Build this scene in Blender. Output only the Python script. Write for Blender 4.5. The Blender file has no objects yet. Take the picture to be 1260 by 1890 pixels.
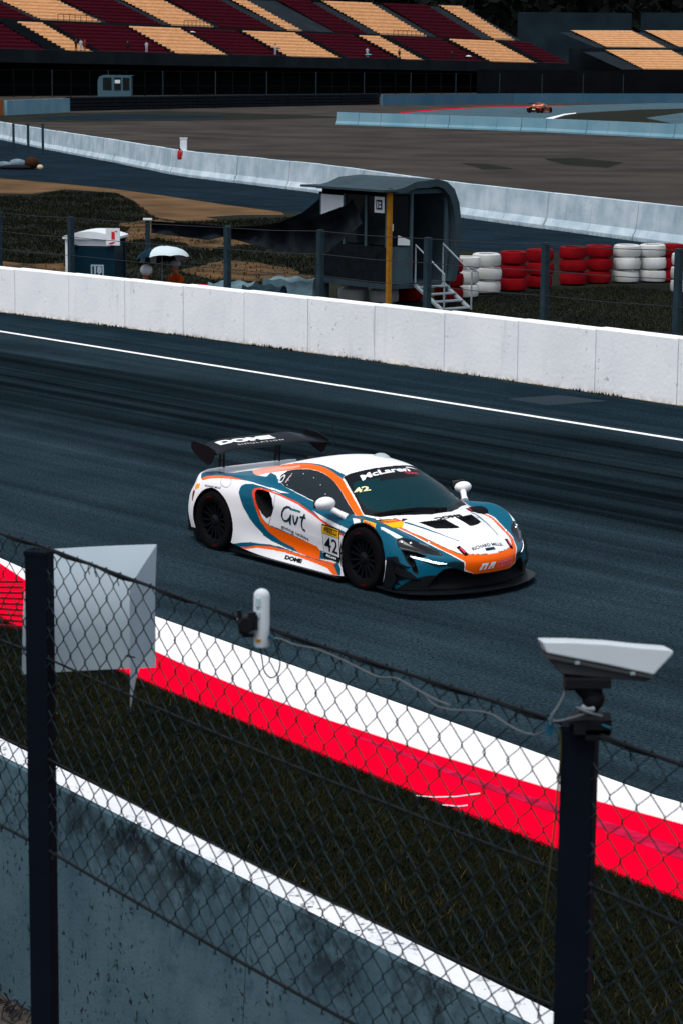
# Race car passing a marshal post at a circuit, overcast day, seen over a chain link fence
import bpy, bmesh, math, random
import numpy as np
from mathutils import Vector, Matrix, Euler
from mathutils.bvhtree import BVHTree
R = math.radians
random.seed(7); NR = np.random.RandomState(11)
scene = bpy.context.scene
COL = scene.collection

# ------------------------------------------------------------------ camera, sky, sun, exposure
CAM_Z, FPX, PITCH, ROLL = 5.45, 4462.0, math.atan((945-122)/4462.0), R(.6)
cd = bpy.data.cameras.new('camera'); cam = bpy.data.objects.new('camera', cd); COL.objects.link(cam)
cd.sensor_fit = 'VERTICAL'; cd.sensor_height = 36; cd.lens = 36*FPX/1890
cd.clip_start = .1; cd.clip_end = 5000
_fw = Vector((0, math.cos(PITCH), -math.sin(PITCH))); _r = Vector((1, 0, 0)); _u = _r.cross(_fw)
_R = math.cos(ROLL)*_r + math.sin(ROLL)*_u; _U = -math.sin(ROLL)*_r + math.cos(ROLL)*_u
cam.matrix_world = Matrix(((_R.x, _U.x, -_fw.x, 0), (_R.y, _U.y, -_fw.y, 0), (_R.z, _U.z, -_fw.z, CAM_Z), (0, 0, 0, 1)))
scene.camera = cam
cd.dof.use_dof = True; cd.dof.focus_distance = 27.0; cd.dof.aperture_fstop = 16.0

SUN_EL, SUN_AZ = R(68), R(205)            # soft sun behind thin cloud, over the camera's left shoulder
w = bpy.data.worlds.new('World'); scene.world = w; w.use_nodes = True
nt = w.node_tree; nt.nodes.clear()
sky = nt.nodes.new('ShaderNodeTexSky'); sky.sky_type = 'NISHITA'; sky.sun_disc = False
sky.sun_elevation = SUN_EL; sky.sun_rotation = SUN_AZ; sky.dust_density = 3.0; sky.air_density = 1.0; sky.ozone_density = 1.0
hs = nt.nodes.new('ShaderNodeHueSaturation'); hs.inputs['Saturation'].default_value = .55
bg = nt.nodes.new('ShaderNodeBackground'); bg.inputs[1].default_value = .11
ow = nt.nodes.new('ShaderNodeOutputWorld')
nt.links.new(sky.outputs[0], hs.inputs['Color']); nt.links.new(hs.outputs[0], bg.inputs[0]); nt.links.new(bg.outputs[0], ow.inputs[0])
sl = bpy.data.lights.new('sun', 'SUN'); sl.energy = 1.5; sl.angle = R(30); sl.color = (1, .97, .92)
sun = bpy.data.objects.new('sun', sl); COL.objects.link(sun)
_d = Vector((math.sin(SUN_AZ)*math.cos(SUN_EL), math.cos(SUN_AZ)*math.cos(SUN_EL), math.sin(SUN_EL)))   # towards the sun
sun.rotation_euler = _d.to_track_quat('Z', 'Y').to_euler()
scene.view_settings.view_transform = 'Standard'; scene.view_settings.look = 'None'
scene.view_settings.exposure = 0.58; scene.view_settings.gamma = 1.0; scene.view_settings.use_curve_mapping = False

# ------------------------------------------------------------------ helpers
def ray(px, py): return _fw*FPX + _R*(px-630) - _U*(py-945)
def at(px, py, z=0.0):                     # where the sight line through a photo point meets height z
    d = ray(px, py); t = (z-CAM_Z)/d.z
    return Vector((d.x*t, d.y*t, z))
def far(px, py, dist):                     # the point on that sight line at a known distance
    d = ray(px, py); t = dist/d.y
    return Vector((d.x*t, dist, CAM_Z+d.z*t))

def mat(name, col, rough=.6, var=0., scale=8., bump=0., bscale=60., metal=0., coat=0., spec=.06, attr=None, col2=None, stretch=None, detail=4., emit=0.):
    m = bpy.data.materials.new(name); m.use_nodes = True
    n = m.node_tree; b = n.nodes['Principled BSDF']; L = n.links.new
    b.inputs['Roughness'].default_value = rough; b.inputs['Metallic'].default_value = metal
    b.inputs['Specular IOR Level'].default_value = spec
    b.inputs['Coat Weight'].default_value = coat; b.inputs['Coat Roughness'].default_value = .06
    c = (*col, 1)
    tc = n.nodes.new('ShaderNodeTexCoord'); vec = tc.outputs['Object']
    if stretch:
        mp = n.nodes.new('ShaderNodeMapping'); mp.inputs['Rotation'].default_value = (0, 0, stretch[0]); mp.inputs['Scale'].default_value = stretch[1]
        L(vec, mp.inputs[0]); vec = mp.outputs[0]
    if var or col2:
        t = n.nodes.new('ShaderNodeTexNoise'); t.inputs['Scale'].default_value = scale; t.inputs['Detail'].default_value = detail; L(vec, t.inputs[0])
        r = n.nodes.new('ShaderNodeMapRange'); r.inputs[1].default_value = .3; r.inputs[2].default_value = .7; L(t.outputs[0], r.inputs[0])
        mx = n.nodes.new('ShaderNodeMix'); mx.data_type = 'RGBA'
        a = tuple(x*(1-var) for x in col); d = col2 or tuple(min(1, x*(1+var)) for x in col)
        mx.inputs[6].default_value = (*(col if col2 else a), 1); mx.inputs[7].default_value = (*d, 1)
        L(r.outputs[0], mx.inputs[0]); L(mx.outputs[2], b.inputs['Base Color'])
    elif attr:
        at_ = n.nodes.new('ShaderNodeAttribute'); at_.attribute_name = attr; L(at_.outputs[0], b.inputs['Base Color'])
    else:
        b.inputs['Base Color'].default_value = c
    if bump:
        t2 = n.nodes.new('ShaderNodeTexNoise'); t2.inputs['Scale'].default_value = bscale; t2.inputs['Detail'].default_value = 5; L(tc.outputs['Object'], t2.inputs[0])
        bp = n.nodes.new('ShaderNodeBump'); bp.inputs['Strength'].default_value = bump; bp.inputs['Distance'].default_value = .02
        L(t2.outputs[0], bp.inputs['Height']); L(bp.outputs[0], b.inputs['Normal'])
    if emit:
        b.inputs['Emission Color'].default_value = c; b.inputs['Emission Strength'].default_value = emit
    return m

class MB:                                  # collects shapes and links them as ONE mesh object
    def __init__(s): s.v = []; s.f = []; s.mi = []; s.M = Matrix.Identity(4); s.k = 0
    def add(s, vs, fs):
        o = len(s.v); s.v += [tuple(s.M @ Vector(p)) for p in vs]
        s.f += [tuple(i+o for i in f) for f in fs]; s.mi += [s.k]*len(fs); return s
    def box(s, c, d, rot=None, taper=1.0):
        q = []
        for z in (-1, 1):
            t = taper if z > 0 else 1
            for y in (-1, 1):
                for x in (-1, 1):
                    p = Vector((x*d[0]/2*t, y*d[1]/2*t, z*d[2]/2))
                    if rot is not None: p = rot @ p
                    q.append(Vector(c)+p)
        return s.add(q, [(0, 2, 3, 1), (4, 5, 7, 6), (0, 1, 5, 4), (2, 6, 7, 3), (0, 4, 6, 2), (1, 3, 7, 5)])
    def bar(s, a, b, w, h=None):           # square bar from a to b
        a = Vector(a); b = Vector(b); h = h or w; d = (b-a)
        q = d.to_track_quat('Z', 'X').to_matrix()
        return s.box((a+b)/2, (w, h, d.length), q)
    def tube(s, pts, r, n=8, cap=True):
        pts = [Vector(p) for p in pts]; rs = r if isinstance(r, (list, tuple)) else [r]*len(pts)
        vs = []; fs = []; up = None
        for i, p in enumerate(pts):
            d = (pts[min(i+1, len(pts)-1)]-pts[max(i-1, 0)]).normalized()
            if up is None or abs(up.dot(d)) > .98: up = Vector((0, 0, 1)) if abs(d.z) < .9 else Vector((1, 0, 0))
            x = up.cross(d).normalized(); y = d.cross(x); up = y
            for k in range(n):
                a = 2*math.pi*k/n; vs.append(p + (x*math.cos(a)+y*math.sin(a))*rs[i])
        for i in range(len(pts)-1):
            for k in range(n):
                fs.append((i*n+k, i*n+(k+1) % n, (i+1)*n+(k+1) % n, (i+1)*n+k))
        if cap: fs += [tuple(range(n))[::-1], tuple((len(pts)-1)*n+k for k in range(n))]
        return s.add(vs, fs)
    def lathe(s, prof, n=24, o=(0, 0, 0), rot=None, close=False):   # prof (radius, height) round z
        vs = []; fs = []; m = len(prof)
        for k in range(n):
            a = 2*math.pi*k/n
            for r, h in prof:
                p = Vector((r*math.cos(a), r*math.sin(a), h))
                if rot is not None: p = rot @ p
                vs.append(Vector(o)+p)
        for k in range(n):
            k2 = (k+1) % n
            for j in range(m-1 if not close else m):
                j2 = (j+1) % m
                fs.append((k*m+j, k2*m+j, k2*m+j2, k*m+j2))
        return s.add(vs, fs)
    def prism(s, poly, ext, o=(0, 0, 0), X=(1, 0, 0), Y=(0, 0, 1), Z=(0, 1, 0)):   # polygon in X,Y extruded along Z
        X, Y, Z, o = Vector(X), Vector(Y), Vector(Z), Vector(o); n = len(poly)
        vs = [o+X*a+Y*b for a, b in poly] + [o+X*a+Y*b+Z*ext for a, b in poly]
        return s.add(vs, [tuple(range(n)), tuple(range(2*n-1, n-1, -1))] + [(i, i+n, (i+1) % n+n, (i+1) % n) for i in range(n)])
    def sphere(s, c, r, n=12, m=8, sq=(1, 1, 1), rot=None):
        prof = [(math.sin(math.pi*j/m), -math.cos(math.pi*j/m)) for j in range(m+1)]
        vs = []; fs = []
        for k in range(n):
            a = 2*math.pi*k/n
            for pr, h in prof:
                p = Vector((pr*math.cos(a)*sq[0], pr*math.sin(a)*sq[1], h*sq[2]))*r
                if rot is not None: p = rot @ p
                vs.append(Vector(c)+p)
        for k in range(n):
            for j in range(m): fs.append((k*(m+1)+j, ((k+1) % n)*(m+1)+j, ((k+1) % n)*(m+1)+j+1, k*(m+1)+j+1))
        return s.add(vs, fs)
    def mesh(s, name, mats, smooth=False, origin=None):
        me = bpy.data.meshes.new(name)
        vs = s.v if origin is None else [tuple(Vector(p)-Vector(origin)) for p in s.v]
        me.from_pydata(vs, [], s.f)
        for m in (mats if isinstance(mats, (list, tuple)) else [mats]): me.materials.append(m)
        if any(s.mi): me.polygons.foreach_set('material_index', s.mi)
        bm = bmesh.new(); bm.from_mesh(me); bmesh.ops.remove_doubles(bm, verts=bm.verts, dist=1e-5)
        bmesh.ops.recalc_face_normals(bm, faces=bm.faces)
        if smooth:
            for f in bm.faces: f.smooth = True
            for e in bm.edges:
                if len(e.link_faces) == 2 and e.calc_face_angle(0) > R(40): e.smooth = False
        bm.to_mesh(me); bm.free()
        return me
    def build(s, name, mats, parent=None, smooth=False, bevel=0.):
        org = None
        if parent is not None:
            org = world_loc(parent)
        o = bpy.data.objects.new(name, s.mesh(name, mats, smooth, org)); COL.objects.link(o)
        if parent is not None: o.parent = parent
        if bevel:
            m = o.modifiers.new('bevel', 'BEVEL'); m.width = bevel; m.segments = 2; m.limit_method = 'ANGLE'
        return o
LOCAL = set()                              # roots whose parts are written in their own coordinates
def world_loc(o):
    v = Vector((0, 0, 0))
    while o is not None:
        if o.name in LOCAL: return v
        v += o.location; o = o.parent
    return v
def tag(o, label=None, cat=None, group=None, kind=None):
    if label: o['label'] = label
    if cat: o['category'] = cat
    if group: o['group'] = group
    if kind: o['kind'] = kind
    return o
def thing(name, label, cat, loc=(0, 0, 0), group=None, local=False, rz=0.):
    o = bpy.data.objects.new(name, None); COL.objects.link(o); o.location = loc; o.rotation_euler = (0, 0, rz)
    o.empty_display_size = .1
    if local: LOCAL.add(o.name)
    return tag(o, label, cat, group)
def copy_tree(o, parent=None):
    c = o.copy(); COL.objects.link(c)
    if parent is not None: c.parent = parent
    for ch in [k for k in o.children]: copy_tree(ch, c)
    return c
def sheet(name, pts, m, z, kind='structure', thick=0.):
    b = MB(); n = len(pts); top = [(p[0], p[1], z) for p in pts]
    if thick:
        b.add(top + [(p[0], p[1], z-thick) for p in pts], [tuple(range(n))] + [(i, (i+1) % n, (i+1) % n+n, i+n) for i in range(n)])
    else: b.add(top, [tuple(range(n))])
    me = bpy.data.meshes.new(name); me.from_pydata(b.v, [], b.f); me.materials.append(m)
    bm = bmesh.new(); bm.from_mesh(me)
    bmesh.ops.triangulate(bm, faces=[f for f in bm.faces if len(f.verts) > 4])
    bmesh.ops.recalc_face_normals(bm, faces=bm.faces)
    if sum(f.normal.z for f in bm.faces) < 0: bmesh.ops.reverse_faces(bm, faces=bm.faces)
    bm.to_mesh(me); bm.free()
    o = bpy.data.objects.new(name, me); COL.objects.link(o)
    if kind: o['kind'] = kind
    return o
def inpoly(P, poly):                       # P (n,2)
    x, y = P[:, 0], P[:, 1]; c = np.zeros(len(P), bool); q = np.asarray(poly, float); n = len(q)
    for i in range(n):
        x1, y1 = q[i]; x2, y2 = q[i-1]
        if y1 == y2: continue
        k = ((y1 > y) != (y2 > y)) & (x < (x2-x1)*(y-y1)/(y2-y1)+x1); c ^= k
    return c
def polydist(P, poly):
    d = np.full(len(P), 9.); q = np.asarray(poly, float)
    for i in range(len(q)):
        a, b = q[i-1], q[i]; ab = b-a; L = (ab**2).sum()
        if L < 1e-12: continue
        t = np.clip(((P-a)@ab)/L, 0, 1); d = np.minimum(d, np.linalg.norm(P-(a+t[:, None]*ab), axis=1))
    return d
def npmesh(name, V, F, mats, smooth=True, mi=None):
    me = bpy.data.meshes.new(name); nf = len(F); k = F.shape[1]
    me.vertices.add(len(V)); me.vertices.foreach_set('co', np.ascontiguousarray(V, np.float32).ravel())
    me.loops.add(nf*k); me.loops.foreach_set('vertex_index', np.ascontiguousarray(F, np.int32).ravel())
    me.polygons.add(nf); me.polygons.foreach_set('loop_start', np.arange(0, nf*k, k, dtype=np.int32))
    try: me.polygons.foreach_set('loop_total', np.full(nf, k, np.int32))
    except Exception: pass
    if mi is not None: me.polygons.foreach_set('material_index', np.asarray(mi, np.int32))
    if smooth: me.polygons.foreach_set('use_smooth', np.ones(nf, bool))
    for m in (mats if isinstance(mats, (list, tuple)) else [mats]): me.materials.append(m)
    me.update(calc_edges=True); me.validate()
    return me
def text_mesh(body, size=1., bold=0., shear=0., spacing=1.0):
    cu = bpy.data.curves.new('t', 'FONT'); cu.body = body; cu.size = size; cu.offset = bold; cu.shear = shear; cu.space_character = spacing
    cu.resolution_u = 3; cu.fill_mode = 'FRONT' if hasattr(cu, 'fill_mode') else cu.fill_mode
    o = bpy.data.objects.new('t', cu); COL.objects.link(o)
    bpy.context.view_layer.update()
    me = bpy.data.meshes.new_from_object(o.evaluated_get(bpy.context.evaluated_depsgraph_get()))
    bpy.data.objects.remove(o); bpy.data.curves.remove(cu)
    return me
# ------------------------------------------------------------------ ground, track, kerb
T = Vector((.66, -.75, 0)).normalized()             # the way the track runs, towards the right and the viewer
TA = math.atan2(T.y, T.x)

def asphalt(name, c1, c2, streak=.5, rough=.75, band=False):
    m = bpy.data.materials.new(name); m.use_nodes = True; n = m.node_tree; L = n.links.new; b = n.nodes['Principled BSDF']
    b.inputs['Roughness'].default_value = rough; b.inputs['Specular IOR Level'].default_value = .0
    tc = n.nodes.new('ShaderNodeTexCoord')
    mp = n.nodes.new('ShaderNodeMapping'); mp.vector_type = 'POINT'; mp.inputs['Rotation'].default_value = (0, 0, -TA); L(tc.outputs['Object'], mp.inputs[0])
    def noise(vec, scale, detail, sc=None):
        if sc:
            q = n.nodes.new('ShaderNodeMapping'); q.inputs['Scale'].default_value = sc; L(vec, q.inputs[0]); vec = q.outputs[0]
        t = n.nodes.new('ShaderNodeTexNoise'); t.inputs['Scale'].default_value = scale; t.inputs['Detail'].default_value = detail; L(vec, t.inputs[0]); return t.outputs[0]
    def rng(v, a, b_, c, d):
        r = n.nodes.new('ShaderNodeMapRange'); r.inputs[1].default_value = a; r.inputs[2].default_value = b_; r.inputs[3].default_value = c; r.inputs[4].default_value = d; L(v, r.inputs[0]); return r.outputs[0]
    def mul(a, b_):
        q = n.nodes.new('ShaderNodeMath'); q.operation = 'MULTIPLY'; L(a, q.inputs[0]); L(b_, q.inputs[1]); return q.outputs[0]
    grain = rng(noise(tc.outputs['Object'], 34, 4), .3, .7, .42, 1.62)
    patch = rng(noise(tc.outputs['Object'], .35, 5), .3, .7, .82, 1.16)
    st = rng(noise(mp.outputs[0], 1, 4, (.035, 2.2, 1)), .32, .68, 1-streak, 1+streak*.55)
    st2 = rng(noise(mp.outputs[0], 1, 3, (.09, 7, 1)), .35, .72, 1+streak*.2, 1-streak*.5)
    if band:                               # rubber laid down along the racing line
        sp = n.nodes.new('ShaderNodeSeparateXYZ'); L(mp.outputs[0], sp.inputs[0])
        wob = n.nodes.new('ShaderNodeMath'); wob.operation = 'ADD'; L(sp.outputs[1], wob.inputs[0]); L(rng(noise(mp.outputs[0], 1, 3, (.05, .6, 1)), .3, .7, -1.1, 1.1), wob.inputs[1])
        q = n.nodes.new('ShaderNodeMath'); q.operation = 'MULTIPLY'; L(rng(wob.outputs[0], 20.2, 22.4, 0, 1), q.inputs[0]); L(rng(wob.outputs[0], 25.9, 26.7, 1, 0), q.inputs[1])
        q2 = n.nodes.new('ShaderNodeMath'); q2.operation = 'MULTIPLY'; L(q.outputs[0], q2.inputs[0]); L(rng(noise(mp.outputs[0], 1, 4, (.03, 3.2, 1)), .35, .65, .45, 1.), q2.inputs[1])
        st2 = mul(st2, rng(q2.outputs[0], 0, 1, 1.0, .20))
    f = mul(mul(grain, patch), mul(st, st2))
    t3 = noise(tc.outputs['Object'], .8, 4)
    mx = n.nodes.new('ShaderNodeMix'); mx.data_type = 'RGBA'; mx.inputs[6].default_value = (*c1, 1); mx.inputs[7].default_value = (*c2, 1); L(rng(t3, .35, .65, 0, 1), mx.inputs[0])
    vm = n.nodes.new('ShaderNodeVectorMath'); vm.operation = 'SCALE'; L(mx.outputs[2], vm.inputs[0]); L(f, vm.inputs[3]); L(vm.outputs[0], b.inputs['Base Color'])
    bp = n.nodes.new('ShaderNodeBump'); bp.inputs['Strength'].default_value = .5; bp.inputs['Distance'].default_value = .01
    L(noise(tc.outputs['Object'], 80, 3), bp.inputs['Height']); L(bp.outputs[0], b.inputs['Normal'])
    return m
M = {}
M['track'] = asphalt('track asphalt', (.0150, .0285, .0375), (.0178, .0325, .0425), .34, band=True)
M['lane'] = asphalt('service road asphalt', (.0085, .018, .027), (.011, .022, .032), .3)
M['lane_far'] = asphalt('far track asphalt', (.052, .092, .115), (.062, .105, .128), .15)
M['gravel'] = mat('gravel', (.018, .0165, .0145), .95, scale=.16, col2=(.050, .043, .036), bump=.7, bscale=9, detail=9)
M['earth'] = mat('bare sandy earth', (.060, .034, .016), .95, scale=.5, col2=(.14, .082, .037), bump=.6, bscale=7, detail=8)
M['earth2'] = mat('sparse sandy turf', (.012, .012, .006), .95, scale=1.1, col2=(.13, .072, .03), bump=.6, bscale=7, detail=8)
M['turf'] = mat('turf soil', (.0045, .007, .005), .95, scale=1.4, col2=(.010, .010, .005), bump=.6, bscale=30, detail=8)
M['turf_far'] = mat('rough verge', (.004, .0065, .0045), .95, scale=.35, col2=(.013, .014, .007), bump=.6, bscale=9, detail=9)
M['white_paint'] = mat('white road paint', (.84, .84, .85), .5, .05, 3.)
M['red_paint'] = mat('red kerb paint', (.84, .0004, .022), .9, .10, 3.5, bump=.1, spec=.0)
M['dirt'] = mat('dirt path', (.05, .045, .04), .95, .5, 6, bump=.8, bscale=25)

S = 2200.
sheet('ground', [(-S, -300), (S, -300), (S, S), (-S, S)], M['gravel'], 0.)

def along(p, d, k): return (p[0]+d[0]*k, p[1]+d[1]*k)
wall_b = [at(0, 577), at(420, 630), at(840, 690), at(1260, 750)]          # foot of the white track wall
kw = [at(0, 1040), at(290, 1145), at(640, 1268), at(855, 1350), at(1035, 1415), at(1260, 1492)]
kr = [at(41, 1066), at(291, 1226), at(540, 1308), at(725, 1365), at(1030, 1461), at(1260, 1536)]
kg = [at(0, 1147), at(41, 1162), at(270, 1261), at(540, 1371), at(630, 1415), at(830, 1495), at(1030, 1570), at(1105, 1605), at(1260, 1666)]
def stretch(line, k0=25., k1=12., D=None):                                        # carry a line on past both ends
    a = [Vector((p[0], p[1], 0)) for p in line]
    d0 = (a[0]-a[1]).normalized(); d1 = (a[-1]-a[-2]).normalized()
    if D: d0, d1 = -D[0], D[1]
    return [a[0]+d0*k0] + a + [a[-1]+d1*k1]
def fitline(line):                                                        # smooth a measured line to a gentle curve
    P = np.array([(p[0], p[1]) for p in line]); n = np.array([T.x, T.y]); s = P@n; c = P@np.array([-T.y, T.x])
    k = np.polyfit(s, c, 2 if len(P) > 3 else 1); q = np.linspace(s.min(), s.max(), 24); cc = np.polyval(k, q)
    return [Vector((a*n[0]-b*n[1], a*n[1]+b*n[0], 0)) for a, b in zip(q, cc)]
WB = stretch(fitline(wall_b), 30, 14); _k = fitline(kr); KD = ((_k[3]-_k[0]).normalized(), (_k[-1]-_k[-4]).normalized())     # the three kerb lines run on side by side
KW = stretch(fitline(kw), D=KD); KR = stretch(_k, D=KD); KG = stretch(fitline(kg), D=KD)
sheet('race_track', WB + KW[::-1], M['track'], .004)
M['margin'] = asphalt('track margin asphalt', (.009, .0195, .028), (.0115, .0235, .033), .3)
sheet('asphalt_patch', [at(x, y) for x, y in [(935, 737), (1030, 730), (1120, 741), (1010, 749)]], mat('pale asphalt patch', (.016, .028, .037), .95, .3, 20), .009)
# edge line
el = fitline([at(0, 612), at(315, 662), at(630, 713), at(945, 763), at(1260, 813)]); el = stretch(el, 30, 14)
nrm = Vector((-T.y, T.x, 0))
sheet('track_margin', WB + [p+nrm*.25 for p in el][::-1], M['margin'], .006)
el_o = sheet('edge_line', [p+nrm*.065 for p in el] + [p-nrm*.065 for p in el][::-1], M['white_paint'], .008)
# kerb: a white strip and a lower red strip
kb = MB()
def strip(name, A, B, m, z, th):
    n = min(len(A), len(B)); b = MB()
    vs = [(p.x, p.y, z) for p in A] + [(p.x, p.y, z) for p in B] + [(p.x, p.y, z-th) for p in A] + [(p.x, p.y, z-th) for p in B]
    k = len(A); fs = []
    for i in range(k-1):
        fs += [(i, i+1, k+i+1, k+i), (i, 2*k+i, 2*k+i+1, i+1), (k+i, k+i+1, 3*k+i+1, 3*k+i)]
    b.add(vs, fs); return b
def resample(A, n=40):
    P = np.array([(p.x, p.y) for p in A]); d = np.concatenate([[0], np.cumsum(np.linalg.norm(np.diff(P, axis=0), axis=1))])
    q = np.linspace(0, d[-1], n); return [Vector((np.interp(t, d, P[:, 0]), np.interp(t, d, P[:, 1]), 0)) for t in q]
KWr, KRr, KGr = resample(KW), resample(KR), resample(KG)
kerb = thing('kerb', 'painted track edge kerb with a white band beside a bright red band', 'kerb', kw[2])
strip('white_band', KWr, KRr, M['white_paint'], .034, .034).build('white_band', M['white_paint'], kerb)
strip('red_band', KRr, KGr, M['red_paint'], .026, .026).build('red_band', M['red_paint'], kerb)
# raised ribs on the red band at the far left
rb = MB(); RU = mat('kerb rubber', (.45, .003, .04), .8, .35, 9); SCUF = mat('scuffed white paint', (.62, .5, .52), .6)
for i in range(9):
    y = 1072+i*10.5
    a, b_ = at(-60, y+3-i*1.2, .03), at(43, y+3, .03); rb.bar(a, b_, .035, .02)
rb.build('kerb_rib', mat('kerb rib', (.16, .005, .012), .6), kerb)
# a tyre's dark trace on the red band, and a pale scuff
tm = [at(x, y, .03) for x, y in [(640, 1352), (720, 1379), (860, 1432), (1030, 1487), (1110, 1513), (1260, 1565), (1400, 1618), (1700, 1740)]]
tw = [at(x, y, .03) for x, y in [(640, 1355), (720, 1385), (860, 1442), (1030, 1503), (1110, 1530), (1260, 1588), (1400, 1645), (1700, 1775)]]
b = MB(); k = len(tm); b.add([(p.x, p.y, .030) for p in tm+tw], [(i, i+1, k+i+1, k+i) for i in range(k-1)]); b.build('rubber_mark', RU, kerb)
b = MB()
for q in ([(766, 1467), (800, 1470), (840, 1469), (885, 1463)], [(815, 1484), (845, 1487), (862, 1485)]):
    p = [at(x, y, .03) for x, y in q]; o = [at(x, y+2.5, .03) for x, y in q]; k = len(p)
    b.add([(v.x, v.y, .0305) for v in p+o], [(i, i+1, k+i+1, k+i) for i in range(k-1)])
b.build('scuff', SCUF, kerb)

# near verge between kerb and near wall, and the bank the fence stands on
NW_F = [at(0, 1362, 1.45), at(315, 1517, 1.45), at(630, 1677, 1.45), at(1030, 1872, 1.45)]   # far top edge of the near wall
NWd = (NW_F[-1]-NW_F[0]).normalized(); NWn = Vector((-NWd.y, NWd.x, 0)); NWn = NWn if NWn.y > 0 else -NWn
nw0 = NW_F[0]-NWd*9; nw1 = NW_F[-1]+NWd*7
nw0.z = nw1.z = 0
sheet('grass_verge', KG + [nw1+NWn*.02, nw0+NWn*.02][:], M['turf'], .006)
b = MB()
w0, w1 = nw0-NWn*.23, nw1-NWn*.23
e0, e1 = w0-NWn*1.3, w1-NWn*1.3
f0, f1 = w0-NWn*5.6, w1-NWn*5.6
g0, g1 = f0-NWn*14, f1-NWn*14
def z_(p, z): return (p.x, p.y, z)
b.add([z_(w0, .02), z_(w1, .02), z_(e1, .02), z_(e0, .02)], [(0, 1, 2, 3)])
sheet('dirt_path', [w0, w1, e1, e0], M['dirt'], .02)
bk = MB(); bk.add([z_(e0, .015), z_(e1, .015), z_(f1, 2.2), z_(f0, 2.2), z_(g1, 2.6), z_(g0, 2.6)], [(0, 1, 2, 3), (3, 2, 4, 5)])
o = bk.build('bank', M['turf']); o['kind'] = 'structure'

# beyond the white wall: rough verge, sandy ground, service road
far_l = [at(0, 258), at(80, 275), at(210, 300), at(330, 325), at(590, 357), at(835, 400), at(1130, 440), at(1260, 458)]
JB = stretch(far_l, 40, 14)
near_r = [at(-120, 312), at(0, 327), at(200, 347), at(420, 377), at(530, 391), at(700, 425), at(850, 462), at(960, 470), at(1130, 464), at(1260, 478), at(1400, 520)]
sheet('service_road', JB + [p for p in near_r[::-1]], M['lane'], .008)
sheet('rough_grass', [p+nrm*.3 for p in WB] + [at(1420, 470), at(1260, 470), at(1000, 462), at(700, 420), at(530, 386), at(420, 372), at(200, 340), at(-150, 306)], M['turf_far'], .004)
def ragged(pts, k=6, amp=.035):
    out = []
    for i in range(len(pts)):
        a, b_ = pts[i], pts[(i+1) % len(pts)]; L_ = (b_-a).length
        for j in range(k): out.append(a.lerp(b_, j/k)+Vector((random.uniform(-1, 1), random.uniform(-1, 1)*2, 0))*amp*min(L_, 8))
    return out
PATCH = []
sheet('sandy_earth', [at(x, y) for x, y in [(-120, 316), (0, 330), (100, 338), (200, 348), (300, 361), (420, 379), (520, 392), (525, 397), (450, 397), (380, 401), (420, 410), (330, 408), (290, 402), (262, 388), (250, 372), (215, 356), (120, 350), (60, 358), (0, 357), (-120, 352)]], M['earth'], .010)
PATCH.append([at(x, y) for x, y in [(225, 412), (300, 405), (352, 420), (430, 432), (470, 450), (380, 462), (290, 440), (240, 446)]])
PATCH.append([at(x, y) for x, y in [(-40, 478), (60, 488), (125, 486), (160, 520), (60, 508), (-40, 500)]])
PATCH.append([at(x, y) for x, y in [(330, 500), (420, 480), (520, 492), (580, 515), (470, 520), (380, 515)]])
PATCH = [ragged(p) for p in PATCH]
for p in PATCH: sheet('sandy_patch', p, M['earth2'], .010)
# far track, infield and run-off
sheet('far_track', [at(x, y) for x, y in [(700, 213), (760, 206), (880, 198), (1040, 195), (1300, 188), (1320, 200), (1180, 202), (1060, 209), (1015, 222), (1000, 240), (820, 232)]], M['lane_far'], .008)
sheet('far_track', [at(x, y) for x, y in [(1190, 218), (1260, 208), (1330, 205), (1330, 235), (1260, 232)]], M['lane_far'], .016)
sheet('infield_grass', [at(x, y) for x, y in [(1020, 219), (1070, 209), (1180, 203), (1330, 198), (1330, 240), (1200, 236), (1060, 226)]], M['turf_far'], .012)
sheet('far_kerb', [at(x, y) for x, y in [(735, 207.5), (800, 201.5), (880, 197.3), (1040, 194.6), (1040, 195.6), (880, 199), (800, 204), (745, 209)]], mat('faded red far kerb', (.34, .006, .02), .9, spec=0.), .014)
sheet('infield_line', [at(x, y) for x, y in [(1000, 220), (1040, 210.5), (1062, 208.3), (1062, 209.6), (1040, 212.5), (1015, 221)]], M['white_paint'], .02)
sheet('run_off_strip', [at(x, y) for x, y in [(60, 217), (200, 211), (415, 214), (420, 217), (200, 221), (90, 222)]], M['lane'], .008)
sheet('infield_grass', [at(x, y) for x, y in [(0, 214), (120, 209), (300, 205), (560, 212), (640, 217), (420, 222), (180, 225), (0, 226)]], M['turf_far'], .004)
sheet('grass_patch', [at(x, y) for x, y in [(1000, 293), (1060, 291), (1150, 300), (1120, 310), (1040, 304)]], M['turf_far'], .006)
sheet('grass_patch', [at(x, y) for x, y in [(850, 301), (900, 303), (950, 312), (890, 313)]], M['turf_far'], .006)
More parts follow.
